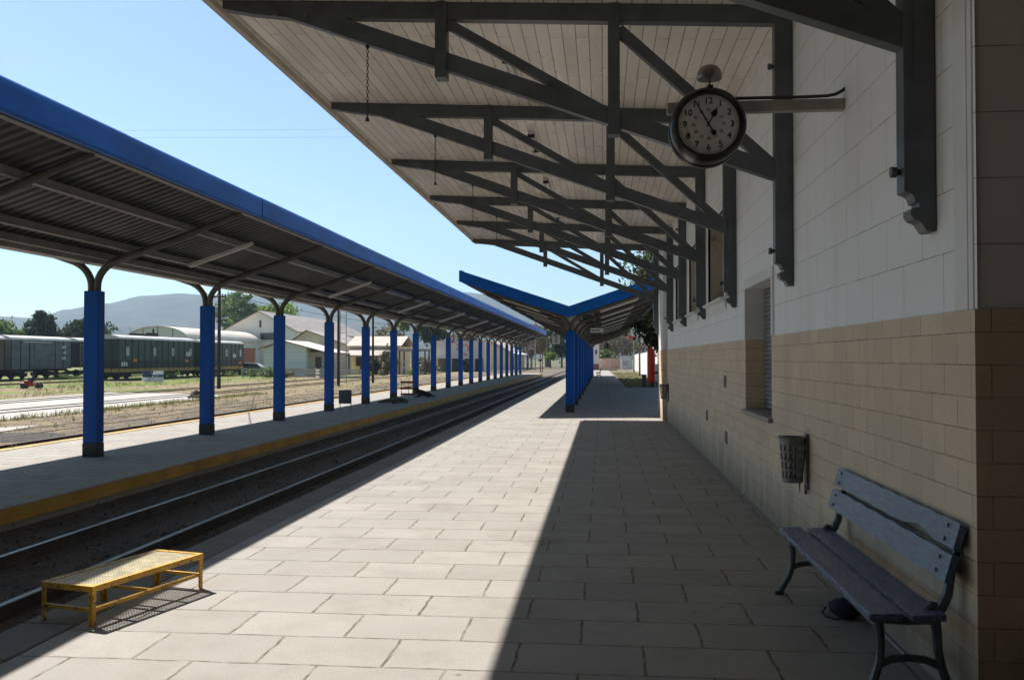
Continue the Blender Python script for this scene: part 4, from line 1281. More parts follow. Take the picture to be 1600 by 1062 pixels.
wagon('boxcar', 'weathered blue-grey boxcar with sliding door in the yard', -51.3, 74.3, 83.2, 'wagon_grey', 'wagon_roof', 3.42, 3.80, .86, panels=7, door=(-1.2, 1.0), marks=((3.3, 2.7, .7, .3, 'mark_white'), (3.4, 2.2, .5, .3, 'mark_white'), (3.3, 1.7, .7, .28, 'mark_white')))
wagon('boxcar', 'rusty brown boxcar cut by the picture edge behind the grey one', -51.3, 61.0, 73.4, 'wagon_brown', 'wagon_roof', 3.40, 3.75, .86, panels=9)
t = wagon('hopper_wagon', 'black open-ended hopper wagon with ladders behind the first pillar', -51.3, 84.4, 95.0, 'wagon_black', 'wagon_roof', 3.42, 3.8, 1.15, panels=6)
b = MB()
for z in [k * .35 + .3 for k in range(9)]:
    b.tube([(1.32, -5.0, z), (1.32, -4.5, z)], .025, 5)
b.tube([(1.33, -5.0, .2), (1.33, -5.0, 3.4)], .03, 5).tube([(1.33, -4.5, .2), (1.33, -4.5, 3.4)], .03, 5)
b.build('ladder', 'concrete_old', t)

# ------------------------------------------------------------------ small things in the yard
def drum(label, x, y, low, hi):
    t = thing('oil_drum', label, 'drum', (x, y, G), 0, 'drums beside the wagons')
    MB().lathe([(.39, 0), (.40, .02), (.39, .04), (.39, .29), (.405, .31), (.39, .33), (.39, .36)], (0, 0, 0), 'Z', 20).build('shell', low, t, smooth=True)
    MB().lathe([(.39, .362), (.39, .58), (.405, .60), (.39, .62), (.39, .86), (.40, .88), (.37, .88), (.36, .86), (.001, .86)], (0, 0, 0), 'Z', 20).build('upper_shell', hi, t, smooth=True)
    return t
drum('navy drum with a white lower half beside the green wagon', -36.9, 72.3, 'drum_white', 'drum_blue')
t = drum('white drum with a blue band, standing to the right of the navy one', -36.0, 72.4, 'drum_white', 'drum_white')
MB().lathe([(.396, .36), (.396, .58)], (0, 0, 0), 'Z', 20).build('band', 'drum_blue', t, smooth=True)
b = MB()
for k in range(3):
    a = -1.9 + .35 * k
    b.beam((.40 * math.cos(a), .40 * math.sin(a), .42), (.40 * math.cos(a), .40 * math.sin(a), .54), .05, .02, (math.cos(a), math.sin(a), 0))
b.build('marking', 'mark_white', t)
t = thing('motor_trolley', 'small red engine trolley with a handle and wheels on the grass', 'trolley', (-35.7, 54.9, G), R(15))
MB().box(-.5, .25, -.25, .25, .14, .38).box(-.3, .1, -.2, .2, .38, .52).build('body', 'red_metal', t, bevel=.03)
MB().box(-.1, .12, -.12, .12, .52, .68).tube([(.15, 0, .4), (.2, 0, .85)], .06, 8).build('engine', 'steel_dark', t)
MB().tube([(.2, -.2, .4), (.5, -.2, .55), (.62, -.2, .78)], .02, 6).tube([(-.45, 0, .4), (-.75, 0, .62)], .02, 6).build('handle', 'steel_dark', t)
for x, s in ((-.3, -1), (-.3, 1), (.55, -1), (.55, 1)):
    MB().lathe([(.001, s * .24), (.16, s * .24), (.16, s * .31), (.001, s * .31)], (x, 0, .16), 'Y', 16).build('wheel', 'steel_dark', t)
b = MB()
for j in range(6):
    for i in range(14):
        a = 2 * math.pi * i / 14
        q = 1 - j / 5.0
        b.v.append((.45 * math.cos(a) * q * rng.uniform(.85, 1.15), .35 * math.sin(a) * q * rng.uniform(.85, 1.15), .38 * (1 - q * q) * rng.uniform(.85, 1.1)))
for j in range(5):
    for i in range(14):
        b.f.append((j * 14 + i, j * 14 + (i + 1) % 14, (j + 1) * 14 + (i + 1) % 14, (j + 1) * 14 + i))
o = b.build('dirt_mound', 'soil')
o.location = (-19.25, 42.5, G - .01)
tag(o, 'small brown mound of soil at the end of the concrete slab', 'mound')

def pole(label, x, y, h, r=.11, cross=None, name='utility_pole', m='pole_wood', group='poles in the yard'):
    t = thing(name, label, 'pole', (x, y, G), 0, group)
    MB().tube([(0, 0, -.2), (0, 0, h)], [r, r * .75], 10).build('shaft', m, t)
    if cross:
        b = MB()
        for z in cross:
            b.box(-.42, .42, -.05, .05, h - z - .05, h - z + .05)
        b.build('crossarm', m, t)
        b = MB()
        for z in cross:
            for q in (-.36, -.12, .2, .38):
                b.lathe([(.03, 0), (.05, .05), (.03, .12)], (q, 0, h - z + .05), 'Z', 8)
        b.build('insulator', 'steel_dark', t)
    return t
pole('tall dark utility pole with a crossarm behind the second blue pillar', -23.9, 56, 6.9, .12, (1.15,))
pole('dark steel pole rising behind the fourth blue pillar', -18.0, 62, 6.4, .10)
pole('dark pole standing behind the fifth blue pillar', -17.6, 70, 6.0, .10)
t = thing('lattice_mast', 'thin ladder-like lattice mast behind the fourth and fifth blue pillars', 'mast', (-18.95, 66.5, G))
b = MB()
for x, y_ in ((-.24, 0), (.24, 0)):
    b.tube([(x, y_, 0), (x * .9, y_, 7.6)], .03, 5)
z = .4
while z < 7.5:
    b.tube([(-.23, 0, z), (.23, 0, z)], .015, 4)
    z += .42
b.build('ladder_frame', 'concrete_old', t)

def wire(label, pts, sag, r=.012, name='overhead_wire'):
    P = []
    for a, b_ in zip(pts, pts[1:]):
        a, b_ = Vector(a), Vector(b_)
        for k in range(13):
            q = k / 12.0
            p = a.lerp(b_, q)
            p.z -= sag * 4 * q * (1 - q)
            P.append(p)
    b = MB().tube(P, r, 5)
    return tag(b.build(name, 'wire'), label, 'wire')
wire('black cable sagging from the island canopy to the crossarm pole', [(-11.2, 24, 4.3), (-23.9, 56, 5.6)], .5, .015)
wire('cable strung from the crossarm pole past the white warehouse', [(-23.9, 56, 5.7), (-20, 130, 6.2)], .8, .018)
wire('upper one of two faint lines crossing the open sky', [(-60, 70, 20.2), (40, 85, 22.6)], .3, .006)
wire('lower one of two faint lines crossing the open sky', [(-60, 70.6, 19.9), (40, 85.6, 22.2)], .5, .006)

# ------------------------------------------------------------------ buildings beyond the yard
def gable(name, label, cat, x0, x1, y0, y1, ze, zp, wall, roof, over=.35, z0=G, px=None):
    t = thing(name, label, cat, ((x0 + x1) / 2, y0, z0))
    w_ = (x1 - x0) / 2
    p = 0 if px is None else px - (x0 + x1) / 2
    L = y1 - y0
    MB().prism([(-w_, 0), (w_, 0), (w_, ze - z0), (p, zp - z0), (-w_, ze - z0)], 'Y', 0, L).build('wall', wall, t)
    for s in (-1, 1):
        ex = s * w_
        sl_ = (zp - ze) / abs(ex - p)
        e2 = ex + s * over
        MB().prism([(p, zp - z0 + .02), (e2, ze - z0 + .02 - sl_ * over), (e2, ze - z0 + .14 - sl_ * over), (p, zp - z0 + .14)], 'Y', -over, L + over).build('roof', roof, t)
        MB().beam((p, -over - .03, zp - z0 + .06), (e2, -over - .03, ze - z0 + .06 - sl_ * over), .05, .2, (0, 1, 0)).build('barge_board', 'wood_brown', t)
    return t
def window(t, x, y, z, w_, h_, frame='wood_brown', bars=3):
    b = MB().box(x - w_ / 2, x + w_ / 2, y - .06, y + .02, z - h_ / 2, z + h_ / 2)
    o = b.build('window', frame, t)
    b = MB()
    for k in range(bars):
        a = x - w_ / 2 + .08 + (w_ - .16) * k / bars
        b.box(a + .03, a + (w_ - .16) / bars - .03, y - .075, y - .062, z - h_ / 2 + .1, z + h_ / 2 - .1)
    b.build('pane', 'pane_dark', o)
wh = gable('warehouse', 'large off-white gabled warehouse with brown windows under the gable', 'warehouse', -63.3, -50.6, 149.5, 196, 6.14, 9.45, 'house_white', 'roof_grey', px=-57.0)
window(wh, -3.6, 0, 5.55, 2.35, 1.15)
window(wh, 1.4, 0, 5.55, 2.35, 1.15)
window(wh, .25, 0, 7.6, .35, 1.2, bars=1)
MB().box(-6.35, 6.35, -.04, 0, 4.7, 4.82).build('string_course', 'house_beige', wh)
t = thing('arched_shed', 'long shed with a curved pale roof behind the green wagons', 'shed', (-60.3, 121, G))
n = 16
arc = [(-4.2 * math.cos(math.pi * k / n), 4.35 + 1.85 * math.sin(math.pi * k / n)) for k in range(n + 1)]
MB().prism([(-4.2, 0)] + arc + [(4.2, 0)], 'Y', 0, 27).build('wall', 'mark_white', t)
arc2 = [(x * 1.05, z + .08) for x, z in arc] + [(x * 1.02, z + .01) for x, z in reversed(arc)]
MB().prism(arc2, 'Y', -.3, 27.2).build('roof', 'roof_pale', t)
b = MB()
for x in (-2.1, 0, 2.1):
    b.box(x - .06, x + .06, -.06, -.01, 3.0, 4.3 + 1.8 * math.sqrt(max(0, 1 - (x / 4.2) ** 2)))
b.box(-4, 4, -.06, -.01, 4.3, 4.42)
b.build('gable_frame', 'concrete_old', t)
o = thing('small_house', 'low white house with lap siding and a brown door behind the concrete fence', 'house', (-35.0, 100, G))
MB().prism([(-2.5, 0), (2.3, 0), (2.3, 3.25), (-.2, 3.75), (-2.5, 2.95)], 'Y', 0, 8).build('wall', 'siding', o)
MB().box(2.31, 4.7, 1.2, 8, 0, 2.6).build('porch_wall', 'house_beige', o)
MB().prism([(-3.0, 2.86), (-.2, 3.78), (4.9, 2.45), (4.9, 2.55), (-.2, 3.90), (-3.0, 2.96)], 'Y', -.5, 8.4).build('roof', 'roof_pale', o)
MB().beam((-3.0, -.53, 2.9), (-.2, -.53, 3.82), .06, .2, (0, 1, 0)).beam((-.2, -.53, 3.82), (4.9, -.53, 2.48), .06, .2, (0, 1, 0)).build('barge_board', 'wood_brown', o)
MB().box(3.0, 3.7, 1.12, 1.19, 0, 2.05).build('door', 'wood_brown', o)
MB().box(4.55, 4.68, -.3, -.17, 0, 2.5).build('post', 'wood_brown', o)
MB().box(2.2, 2.34, -.04, 0, 0, 3.2).build('corner_board', 'drum_white', o)
o = thing('brick_wall', 'short red brick wall behind the dark parked car', 'wall', (-44.6, 112, G))
MB().box(-1.9, 1.4, 0, .3, 0, 3.1).build('brickwork', 'brick', o)
MB().box(-1.95, 1.45, -.03, .33, 3.1, 3.2).build('coping', 'concrete_old', o)
sh2 = gable('stone_shed', 'stained beige shed with a low gable beside the white warehouse', 'shed', -41.0, -33.6, 118, 132, 3.5, 5.2, 'house_beige', 'roof_grey', .3, px=-38.5)
yh = thing('yellow_house', 'pale yellow house with a deep tiled porch roof', 'house', (-27.4, 108, G))
MB().box(-2.8, 2.8, 1.6, 9, 0, 3.3).build('wall', 'house_yellow', yh)
MB().prism([(-.1, 2.15), (1.75, 3.15), (1.75, 3.25), (-.1, 2.25)], 'X', -2.9, 2.9).build('porch_roof', 'roof_tan', yh)
MB().prism([(1.3, 3.3), (5.3, 4.5), (9.3, 3.3), (9.3, 3.4), (5.3, 4.62), (1.3, 3.4)], 'X', -3.4, 3.4).build('roof', 'roof_tan', yh)
MB().prism([(0.0, 2.1), (1.7, 2.1), (1.7, 3.1)], 'X', -2.95, -2.86).build('gable_board', 'wood_brown', yh)
for x in (-2.7, -1.0, .7, 2.6):
    MB().box(x - .07, x + .07, .05, .19, 0, 2.15).build('post', 'wood_brown', yh)
MB().box(-.6, .3, 1.5, 1.59, 0, 2.1).build('door', 'wood_brown', yh)
window(yh, 1.6, 1.6, 1.5, 1.0, 1.1)
window(yh, -1.8, 1.6, 1.5, .9, 1.1)
pg = thing('wooden_pergola', 'weathered timber pergola with rails between the yellow house and the shops', 'pergola', (-22.0, 106, G))
for x in (-1.5, 0, 1.5):
    for y_ in (0, 2.5):
        MB().box(x - .08, x + .08, y_ - .08, y_ + .08, 0, 2.7).build('post', 'wood_brown', pg)
b = MB()
for y_ in (0, 2.5):
    b.box(-1.8, 1.8, y_ - .06, y_ + .06, 2.7, 2.85)
for k in range(8):
    b.box(-1.7 + k * .48, -1.62 + k * .48, -.4, 2.9, 2.86, 2.98)
b.build('beam', 'concrete_old', pg)
b = MB().box(-1.5, 1.5, -.04, .04, 1.45, 1.57).box(-1.5, 1.5, -.04, .04, .75, .85)
for k in range(11):
    b.box(-1.4 + k * .28, -1.34 + k * .28, -.03, .03, .1, .8)
b.build('railing', 'house_beige', pg)
gr = thing('shop_building', 'long pale building with red paint marks and dark openings below', 'building', (-20.1, 130, G))
MB().box(-3.6, 3.4, 0, 8, 0, 4.3).build('wall', 'graffiti_wall', gr)
MB().box(-3.9, 3.7, -1.3, 0, 1.92, 2.0).build('awning', 'drum_white', gr)
MB().box(-3.7, 3.5, -.1, 8.1, 4.3, 4.42).build('roof', 'roof_tan', gr)
for x in (-2.6, -.6, 1.2, 2.7):
    MB().box(x - .55, x + .55, -.05, 0, 0, 1.85).build('doorway', 'pane_dark', gr)
b = MB()
for pts in ([(-.5, 3.9), (-.1, 3.5), (-.5, 3.2), (0, 2.8)], [(.4, 3.6), (.9, 3.9), (1.2, 3.3)], [(1.0, 3.0), (1.5, 3.4), (1.6, 2.6)], [(-.2, 2.4), (.5, 2.6), (1.0, 2.3)]):
    b.tube([(x, -.03, z) for x, z in pts], .07, 5)
b.build('graffiti', 'signal_red', gr)
pr = gable('porch_building', 'white building with a tan porch beyond the last island pillars', 'building', -20.6, -15.6, 150, 185, 3.0, 4.4, 'house_yellow', 'roof_tan', .6)
for k in range(6):
    MB().box(2.55, 2.62, 1 + k * 5, 2.4 + k * 5, 0, 2.2).build('doorway', 'pane_dark', pr)
MB().prism([(2.5, 3.0), (4.3, 2.5), (4.3, 2.6), (2.5, 3.1)], 'Y', 0, 34).build('porch_roof', 'drum_white', pr)
for k in range(8):
    MB().box(4.1, 4.22, .5 + k * 4.7, .62 + k * 4.7, 0, 2.55).build('post', 'drum_white', pr)
cb = gable('cream_building', 'cream end wall with a brick-red base beyond the V canopy pillars', 'building', -2.9, -.65, 150, 162, 4.3, 6.0, 'house_white', 'roof_tan', .3)
MB().box(-1.15, 1.15, -.05, 0, 0, 1.0).build('plinth', 'brick', cb)
window(cb, .7, 0, 2.9, .3, .7, bars=1)
o = thing('pink_wall', 'low faded pink garden wall at the end of the siding', 'wall', (1.2, 165, G))
MB().box(-2.2, 2.4, 0, .25, -.1, 1.85).build('masonry', 'pink_wall', o)
for x in (-1.6, 0, 1.7):
    MB().box(x - .12, x + .12, -.06, 0, -.1, 1.9).build('pier', 'house_beige', o)
o = thing('kiosk', 'small pale grey kiosk with a framed panel beside the white wall', 'kiosk', (4.05, 160, G))
MB().box(-.95, .95, 0, 2.2, 0, 2.15).build('wall', 'mark_white', o)
MB().box(-1.1, 1.1, -.15, 2.3, 2.15, 2.27).build('roof', 'drum_white', o)
f = MB().box(-.8, .35, -.05, 0, .55, 1.6).build('panel', 'drum_white', o)
MB().box(-.7, .25, -.07, -.052, .65, 1.5).build('pane', 'pane', f)
o = thing('white_wall', 'long whitewashed wall running beside the siding to the kiosk', 'wall', (4.0, 56, G))
b = MB()
p0, p1 = (0, 0), (1.2, 102)
b.add([(p0[0], p0[1], -.1), (p1[0], p1[1], -.1), (p1[0], p1[1], 2.5), (p0[0], p0[1], 2.5), (p0[0] + .22, p0[1], -.1), (p1[0] + .22, p1[1], -.1), (p1[0] + .22, p1[1], 2.5), (p0[0] + .22, p0[1], 2.5)],
      [(0, 1, 2, 3), (4, 7, 6, 5), (3, 2, 6, 7), (0, 3, 7, 4), (1, 5, 6, 2), (0, 4, 5, 1)])
b.build('masonry', 'white_paint_wall', o)
b = MB()
for k in range(26):
    q = k / 25.0
    b.box(1.2 * q - .02, 1.2 * q, 102 * q - .02, 102 * q + .02, 0, 2.5)
b.build('joint', 'concrete_old', o)
hr = gable('garden_house', 'small grey house showing above the whitewashed wall', 'house', 5.0, 11, 92, 104, 3.35, 4.6, 'house_white', 'roof_tan', .3)
window(hr, -1.9, 0, 2.9, .9, .8)
o = thing('buffer_post', 'short dark post at the near end of the grassy siding', 'post', (2.35, 53.6, G))
MB().tube([(0, 0, 0), (0, 0, .85)], .12, 10).lathe([(.15, .85), (.15, .95), (.001, .99)], (0, 0, 0), 'Z', 10).build('shaft', 'steel_dark', o)

# concrete fence with open rails
fn = thing('concrete_fence', 'old concrete post and rail fence in the weeds below the houses', 'fence', (-37.6, 94, G))
pts = [(0, 0), (3.4, -1.6), (6.6, -3.2), (9.4, -4.8), (10.6, -7), (12.6, -8.2), (15.5, -9.4)]
MB_r = MB()
for i, (x, y_) in enumerate(pts):
    MB().box(x - .1, x + .1, y_ - .1, y_ + .1, 0, .95).build('post', 'slab', fn, bevel=.02)
    if i:
        x0, y0 = pts[i - 1]
        for z in (.12, .45, .74):
            MB_r.beam((x0, y0, z), (x, y_, z), .06, .2)
MB_r.build('rail', 'slab', fn)

# parked car behind the fence
car = thing('parked_car', 'dark grey hatchback parked between the red brick wall and the fence', 'car', (-40.3, 104, G), R(4))
side = [(-1.9, .28), (1.85, .28), (1.95, .5), (1.9, .72), (1.1, .86), (.55, 1.30), (-.9, 1.38), (-1.5, 1.2), (-1.85, .85), (-1.95, .6)]
MB().prism(side, 'Y', -.78, .78).build('body', 'car_grey', car, bevel=.05)
for s in (-1, 1):
    y_ = s * .785
    a, b_ = sorted((y_, y_ + s * .01))
    MB().prism([(.95, .88), (.5, 1.24), (-.15, 1.29), (-.15, .9)], 'Y', a, b_).prism([(-.25, .9), (-.25, 1.29), (-.9, 1.31), (-1.4, 1.15), (-1.5, .92)], 'Y', a, b_).build('window', 'pane_dark', car)
    for x in (-1.2, 1.2):
        MB().lathe([(.001, s * .62), (.30, s * .62), (.30, s * .80), (.18, s * .81), (.001, s * .80)], (x, 0, .30), 'Y', 18).build('wheel', 'steel_dark', car)
MB().prism([(1.08, .90), (.58, 1.29), (.60, 1.31), (1.12, .92)], 'Y', -.66, .66).build('windscreen', 'pane', car)

# signals
def semaphore(label, x, y, h, side, arm=1.0, spot=False):
    t = thing('semaphore_signal', label, 'railway signal', (x, y, G))
    MB().tube([(0, 0, 0), (0, 0, h)], [.10, .07], 8).tube([(0, 0, h), (0, 0, h + .5)], [.05, .01], 6).build('mast', 'concrete_old', t)
    z = h - .55
    MB().box(min(0, side * arm), max(0, side * arm), -.05, -.02, z - .16, z + .16).box(min(-side * .1, -side * .35), max(-side * .1, -side * .35), -.06, -.02, z - .2, z + .2).build('arm', 'signal_red', t)
    if spot:
        MB().lathe([(.001, -.065), (.10, -.06), (.10, -.055)], (side * arm * .8, 0, z), 'Y', 12).build('white_spot', 'mark_white', t)
    b = MB()
    for k in range(int(h / .4)):
        b.tube([(-.16, .12, .3 + k * .4), (.16, .12, .3 + k * .4)], .015, 4)
    b.build('rung', 'steel_dark', t)
    return t
semaphore('red semaphore signal with a white spot, above the whitewashed wall', 3.95, 120, 5.1, -1, 1.0, True)
semaphore('red semaphore signal seen between the two canopy roofs', -10.9, 150, 7.7, -1, 1.1)
t = pole('pair of thin dark signal posts joined by a crossarm past the platform tip', -8.2, 122, 4.7, .07, (.45,), 'signal_post', 'wood_brown', None)
MB().tube([(.25, .2, -.1), (.25, .2, 4.3)], [.06, .05], 8).box(-.3, .3, -.06, .06, 1.5, 1.75).build('second_shaft', 'wood_brown', t)

# ------------------------------------------------------------------ trees and plants
def leaves(b, c, rad, n, size, clumps, flat=1.0, up=0.0):
    cl = []
    for _ in range(clumps):
        while True:
            p = Vector((rng.uniform(-1, 1), rng.uniform(-1, 1), rng.uniform(-1, 1)))
            if .25 < p.length < .95:
                break
        cl.append((p, rng.uniform(.22, .42)))
    for _ in range(n):
        p, q = rng.choice(cl)
        o = Vector((rng.gauss(0, 1), rng.gauss(0, 1), rng.gauss(0, 1) * flat)) * q * .5
        v = p + o
        P = Vector((c[0] + v.x * rad[0], c[1] + v.y * rad[1], c[2] + v.z * rad[2]))
        s = size * rng.uniform(.5, 1.3)
        d = Vector((rng.gauss(0, 1), rng.gauss(0, 1), rng.gauss(0, .8) + up)).normalized()
        e = d.orthogonal().normalized()
        e.rotate(Matrix.Rotation(rng.uniform(0, 6.28), 3, d))
        g = d.cross(e)
        b.add([P - e * s, P + g * s * .45, P + e * s, P - g * s * .45], [(0, 1, 2, 3)])
    return b
def tree(name, label, x, y, h, crown_r, zc_, rz_, n, size, leaf, clumps=26, trunk=.22, bark='bark', group=None, flat=1.0, lean=0.0, crowns=None):
    t = thing(name, label, 'tree', (x, y, G), 0, group)
    b = MB()
    b.tube([(0, 0, -.2), (lean * .3, 0, zc_ * .5), (lean, .1, zc_ + rz_ * .5)], [trunk, trunk * .75, trunk * .25], 8)
    for k in range(9):
        a = 2 * math.pi * k / 9 + rng.uniform(-.3, .3)
        z0 = zc_ - rz_ * rng.uniform(.2, .75)
        b.tube([(lean * .6, 0, max(.4, z0)), (lean + crown_r * .35 * math.cos(a), crown_r * .35 * math.sin(a), zc_ + rz_ * rng.uniform(-.3, .2)), (lean + crown_r * .8 * math.cos(a), crown_r * .8 * math.sin(a), zc_ + rz_ * rng.uniform(-.2, .6))], [trunk * .45, trunk * .28, trunk * .07], 5)
    b.build('trunk', bark, t)
    b = MB()
    for c, rr, q in (crowns or [((lean, 0, zc_), (crown_r, crown_r, rz_), 1.0)]):
        leaves(b, c, rr, int(n * q), size, clumps, flat)
    raw(b, 'crown', leaf, t)
    return t
def bare(name, label, x, y, h, spread, m, depth=5, group=None, seed=1, trunk=.16):
    t = thing(name, label, 'tree', (x, y, G), 0, group)
    rr = random.Random(seed)
    b, tw = MB(), MB()
    def grow(p, d, ln, r_, lv):
        q = p + d * ln
        mid = p.lerp(q, .5) + Vector((rr.gauss(0, 1), rr.gauss(0, 1), rr.gauss(0, 1))) * ln * .06
        (b if lv >= depth - 1 else tw).tube([p, mid, q], [r_, r_ * .85, r_ * .65], 5 if lv > 2 else 3, cap=False)
        if lv == 0:
            return
        for _ in range(3 if lv > 1 else 4):
            nd = (d + Vector((rr.gauss(0, 1) * spread, rr.gauss(0, 1) * spread, rr.gauss(.12, .35)))).normalized()
            grow(q if rr.random() < .6 else mid, nd, ln * rr.uniform(.62, .85), r_ * .6, lv - 1)
    grow(Vector((0, 0, -.1)), Vector((0, 0, 1)), h * .27, trunk, depth)
    b.build('trunk', m, t)
    raw(tw, 'crown', m, t)
    return t
GT = 'trees beyond the wagons'
tree('evergreen_tree', 'low rounded dark tree at the far edge behind the brown boxcar', -84, 122, 7.2, 4.2, 5.0, 2.2, 3200, .40, 'leaf_mid', group=GT)
tree('evergreen_tree', 'dense cone-topped dark evergreen rising behind the grey boxcar', -74.3, 117, 8.1, 2.7, 4.3, 3.0, 6500, .32, 'leaf_dark', 34, group=GT,
     crowns=[((0, 0, 3.7), (2.6, 2.5, 2.4), .58), ((-.3, 0, 5.8), (1.8, 1.7, 1.7), .28), ((-.3, 0, 7.3), (.8, .8, 1.1), .08), ((.9, 0, 6.6), (.8, .8, 1.3), .06)])
tree('evergreen_tree', 'ragged dark tree partly hidden by the first blue pillar', -72.4, 125, 7.2, 3.3, 4.8, 2.4, 3600, .36, 'leaf_dark', group=GT)
tree('scrubby_tree', 'grey-brown scrubby tree between the two dark evergreens', -77.5, 122, 6, 2.4, 4.2, 1.8, 1500, .32, 'leaf_olive', group=GT)
bare('bare_tree', 'pinkish leafless tree in front of the arched shed roof', -80.5, 150, 8.3, .62, 'bark_pink', 5, GT, 3, .14)
bare('bare_tree', 'wide leafless tree above the arched shed', -86, 172, 10.5, .7, 'bark_pale', 5, GT, 5, .18)
bare('bare_tree', 'second leafless tree above the arched shed, closer to the warehouse', -80.5, 172, 10.2, .7, 'bark_pale', 5, GT, 9, .18)
tree('pine_tree', 'tall airy pine behind the white warehouse gable', -72.5, 178, 15.5, 4.0, 11.0, 4.2, 3000, .40, 'leaf_mid', 40, trunk=.3, group=GT, flat=.5)
tree('leafy_tree', 'bright spring-green tree behind the warehouse roof', -66, 182, 13.5, 4.5, 10.6, 2.6, 3000, .42, 'leaf_bright', group=GT)
tree('leafy_tree', 'bright green bushy tree left of the pine', -74, 186, 10, 4.0, 8.0, 2.8, 1600, .42, 'leaf_bright', group=GT)
bare('bare_tree', 'leafless tree on the skyline over the warehouse roof', -69, 204, 16, .6, 'bark_pale', 5, GT, 12, .22)
GB = 'trees behind the houses'
bare('bare_tree', 'grey leafless tree behind the yellow house', -37.5, 150, 9, .65, 'bark_pale', 5, GB, 21, .18)
tree('palm_like_tree', 'green-topped tree rising behind the yellow house roof', -33.0, 152, 9.5, 1.6, 8.0, 1.6, 1200, .36, 'leaf_mid', group=GB)
tree('leafy_tree', 'broad dark tree behind the shop building', -27.8, 150, 9, 3.0, 6.4, 2.6, 3000, .36, 'leaf_dark', group=GB)
tree('leafy_tree', 'olive tree showing over the shop building roof', -22.5, 155, 8.6, 2.4, 6.2, 2.2, 1800, .36, 'leaf_olive', group=GB)
tree('scrubby_tree', 'thin scrubby tree beside the yellow house', -30.2, 130, 6, 2.2, 4.4, 2.0, 1000, .3, 'leaf_olive', group=GB)
GS = 'trees past the platform ends'
tree('olive_tree', 'spreading olive-brown tree past the tip of the island platform', -14.2, 176, 8.0, 3.6, 5.0, 2.6, 3200, .30, 'leaf_olive', group=GS)
bare('bare_tree', 'leafless tree among the olive foliage past the platform tip', -13.2, 172, 7.4, .62, 'bark_pale', 5, GS, 31, .15)
tree('leafy_tree', 'small bright green tree beside the signal posts', -10.3, 182, 3.2, 1.2, 2.2, .8, 900, .24, 'leaf_bright', group=GS)
tree('dark_tree', 'dark grey-green tree behind the number 1 sign', -8.2, 186, 9, 2.2, 4.6, 2.8, 2400, .32, 'leaf_dark', group=GS)
tree('dark_tree', 'tall dark tree left of the number 1 sign', -12.6, 205, 12, 2.4, 6.2, 3.2, 2600, .34, 'leaf_dark', group=GS)
p = thing('palm_tree', 'dark shaggy palm standing between the canopy roofs', 'tree', (-11.9, 200, G))
MB().tube([(0, 0, 0), (.1, 0, 4), (0, 0, 7.6)], [.4, .34, .3], 10).build('trunk', 'bark', p)
b = MB()
for k in range(46):
    a = rng.uniform(0, 6.28)
    e0 = rng.uniform(-.9, 1.2)
    ln = rng.uniform(1.3, 2.0)
    prev = Vector((0, 0, 7.6))
    for s_ in range(5):
        e = e0 - s_ * .32
        nx = prev + Vector((math.cos(a) * math.cos(e), math.sin(a) * math.cos(e), math.sin(e))) * ln / 5
        sd = Vector((-math.sin(a), math.cos(a), -.2)) * (.22 - s_ * .035)
        b.add([prev, prev + sd, nx + sd * .7, nx], [(0, 1, 2, 3)])
        b.add([prev, prev - sd, nx - sd * .7, nx], [(0, 1, 2, 3)])
        prev = nx
raw(b, 'crown', 'leaf_dark', p)
tree('broadleaf_tree', 'big glossy dark-leaved tree overhanging the white wall beside the building', 4.75, 60, 9.5, 3.6, 6.2, 3.3, 20000, .17, 'leaf_glossy', 60, trunk=.28,
     crowns=[((0, 0, 6.6), (3.0, 3.0, 3.0), .68), ((-.6, 0, 4.2), (2.2, 2.2, 1.75), .32)])
bare('bare_tree', 'wide leafless tree at the far end of the siding', 1.8, 178, 8, .75, 'bark', 6, GS, 41, .2)
bare('bare_tree', 'second wide leafless tree at the far end of the siding, behind the kiosk', 4.6, 184, 8.5, .75, 'bark', 6, GS, 44, .2)
tree('leafy_tree', 'low olive bush beside the cream end wall', .6, 176, 4, 1.6, 2.2, 1.4, 900, .26, 'leaf_mid', group=GS)
tree('scrubby_tree', 'brown thicket behind the pink wall', 2.6, 200, 8.5, 7.0, 5.4, 4.2, 6500, .30, 'leaf_olive', group=GS)
pole('slim wooden pole in front of the glossy tree by the white wall', 3.9, 100, 5.2, .10, None, 'utility_pole', 'wood_brown')

def bush(label, x, y, r_, h_, n, leaf, size=.14, group='bushes along the fence and houses'):
    t = thing('bush', label, 'bush', (x, y, G), 0, group)
    b = MB()
    for k in range(7):
        a = rng.uniform(0, 6.28)
        b.tube([(0, 0, 0), (r_ * .4 * math.cos(a), r_ * .4 * math.sin(a), h_ * .6)], [.025, .01], 4)
    b.build('stem', 'bark', t)
    raw(leaves(MB(), (0, 0, h_ * .5), (r_, r_ * .8, h_ * .55), n, size, 12), 'foliage', leaf, t)
    return t
bush('light green weeds at the foot of the fence right of the parked car', -33.0, 88.5, .9, .9, 420, 'leaf_mid')
bush('light green weeds against the fence left of the third pillar', -35.0, 90, .7, .8, 320, 'leaf_mid')
bush('pale weeds between the third and fourth pillars', -30.0, 85.5, .8, .8, 340, 'leaf_olive')
bush('large dark bush in front of the yellow house', -24.4, 96, 1.1, 1.7, 900, 'leaf_dark', .2)
bush('tall olive shrub beside the yellow house porch', -23.3, 99, 1.2, 2.8, 900, 'leaf_olive', .2)
bush('small bright green clump in front of the dark bush', -23.6, 92, .5, .5, 200, 'leaf_bright', .1)
bush('bright clump behind the sixth island pillar', -20.6, 100, .6, .8, 240, 'leaf_bright', .12)
bush('grey-green shrub behind the red slatted barrier', -21.8, 110, 1.2, 1.8, 600, 'leaf_olive', .2)
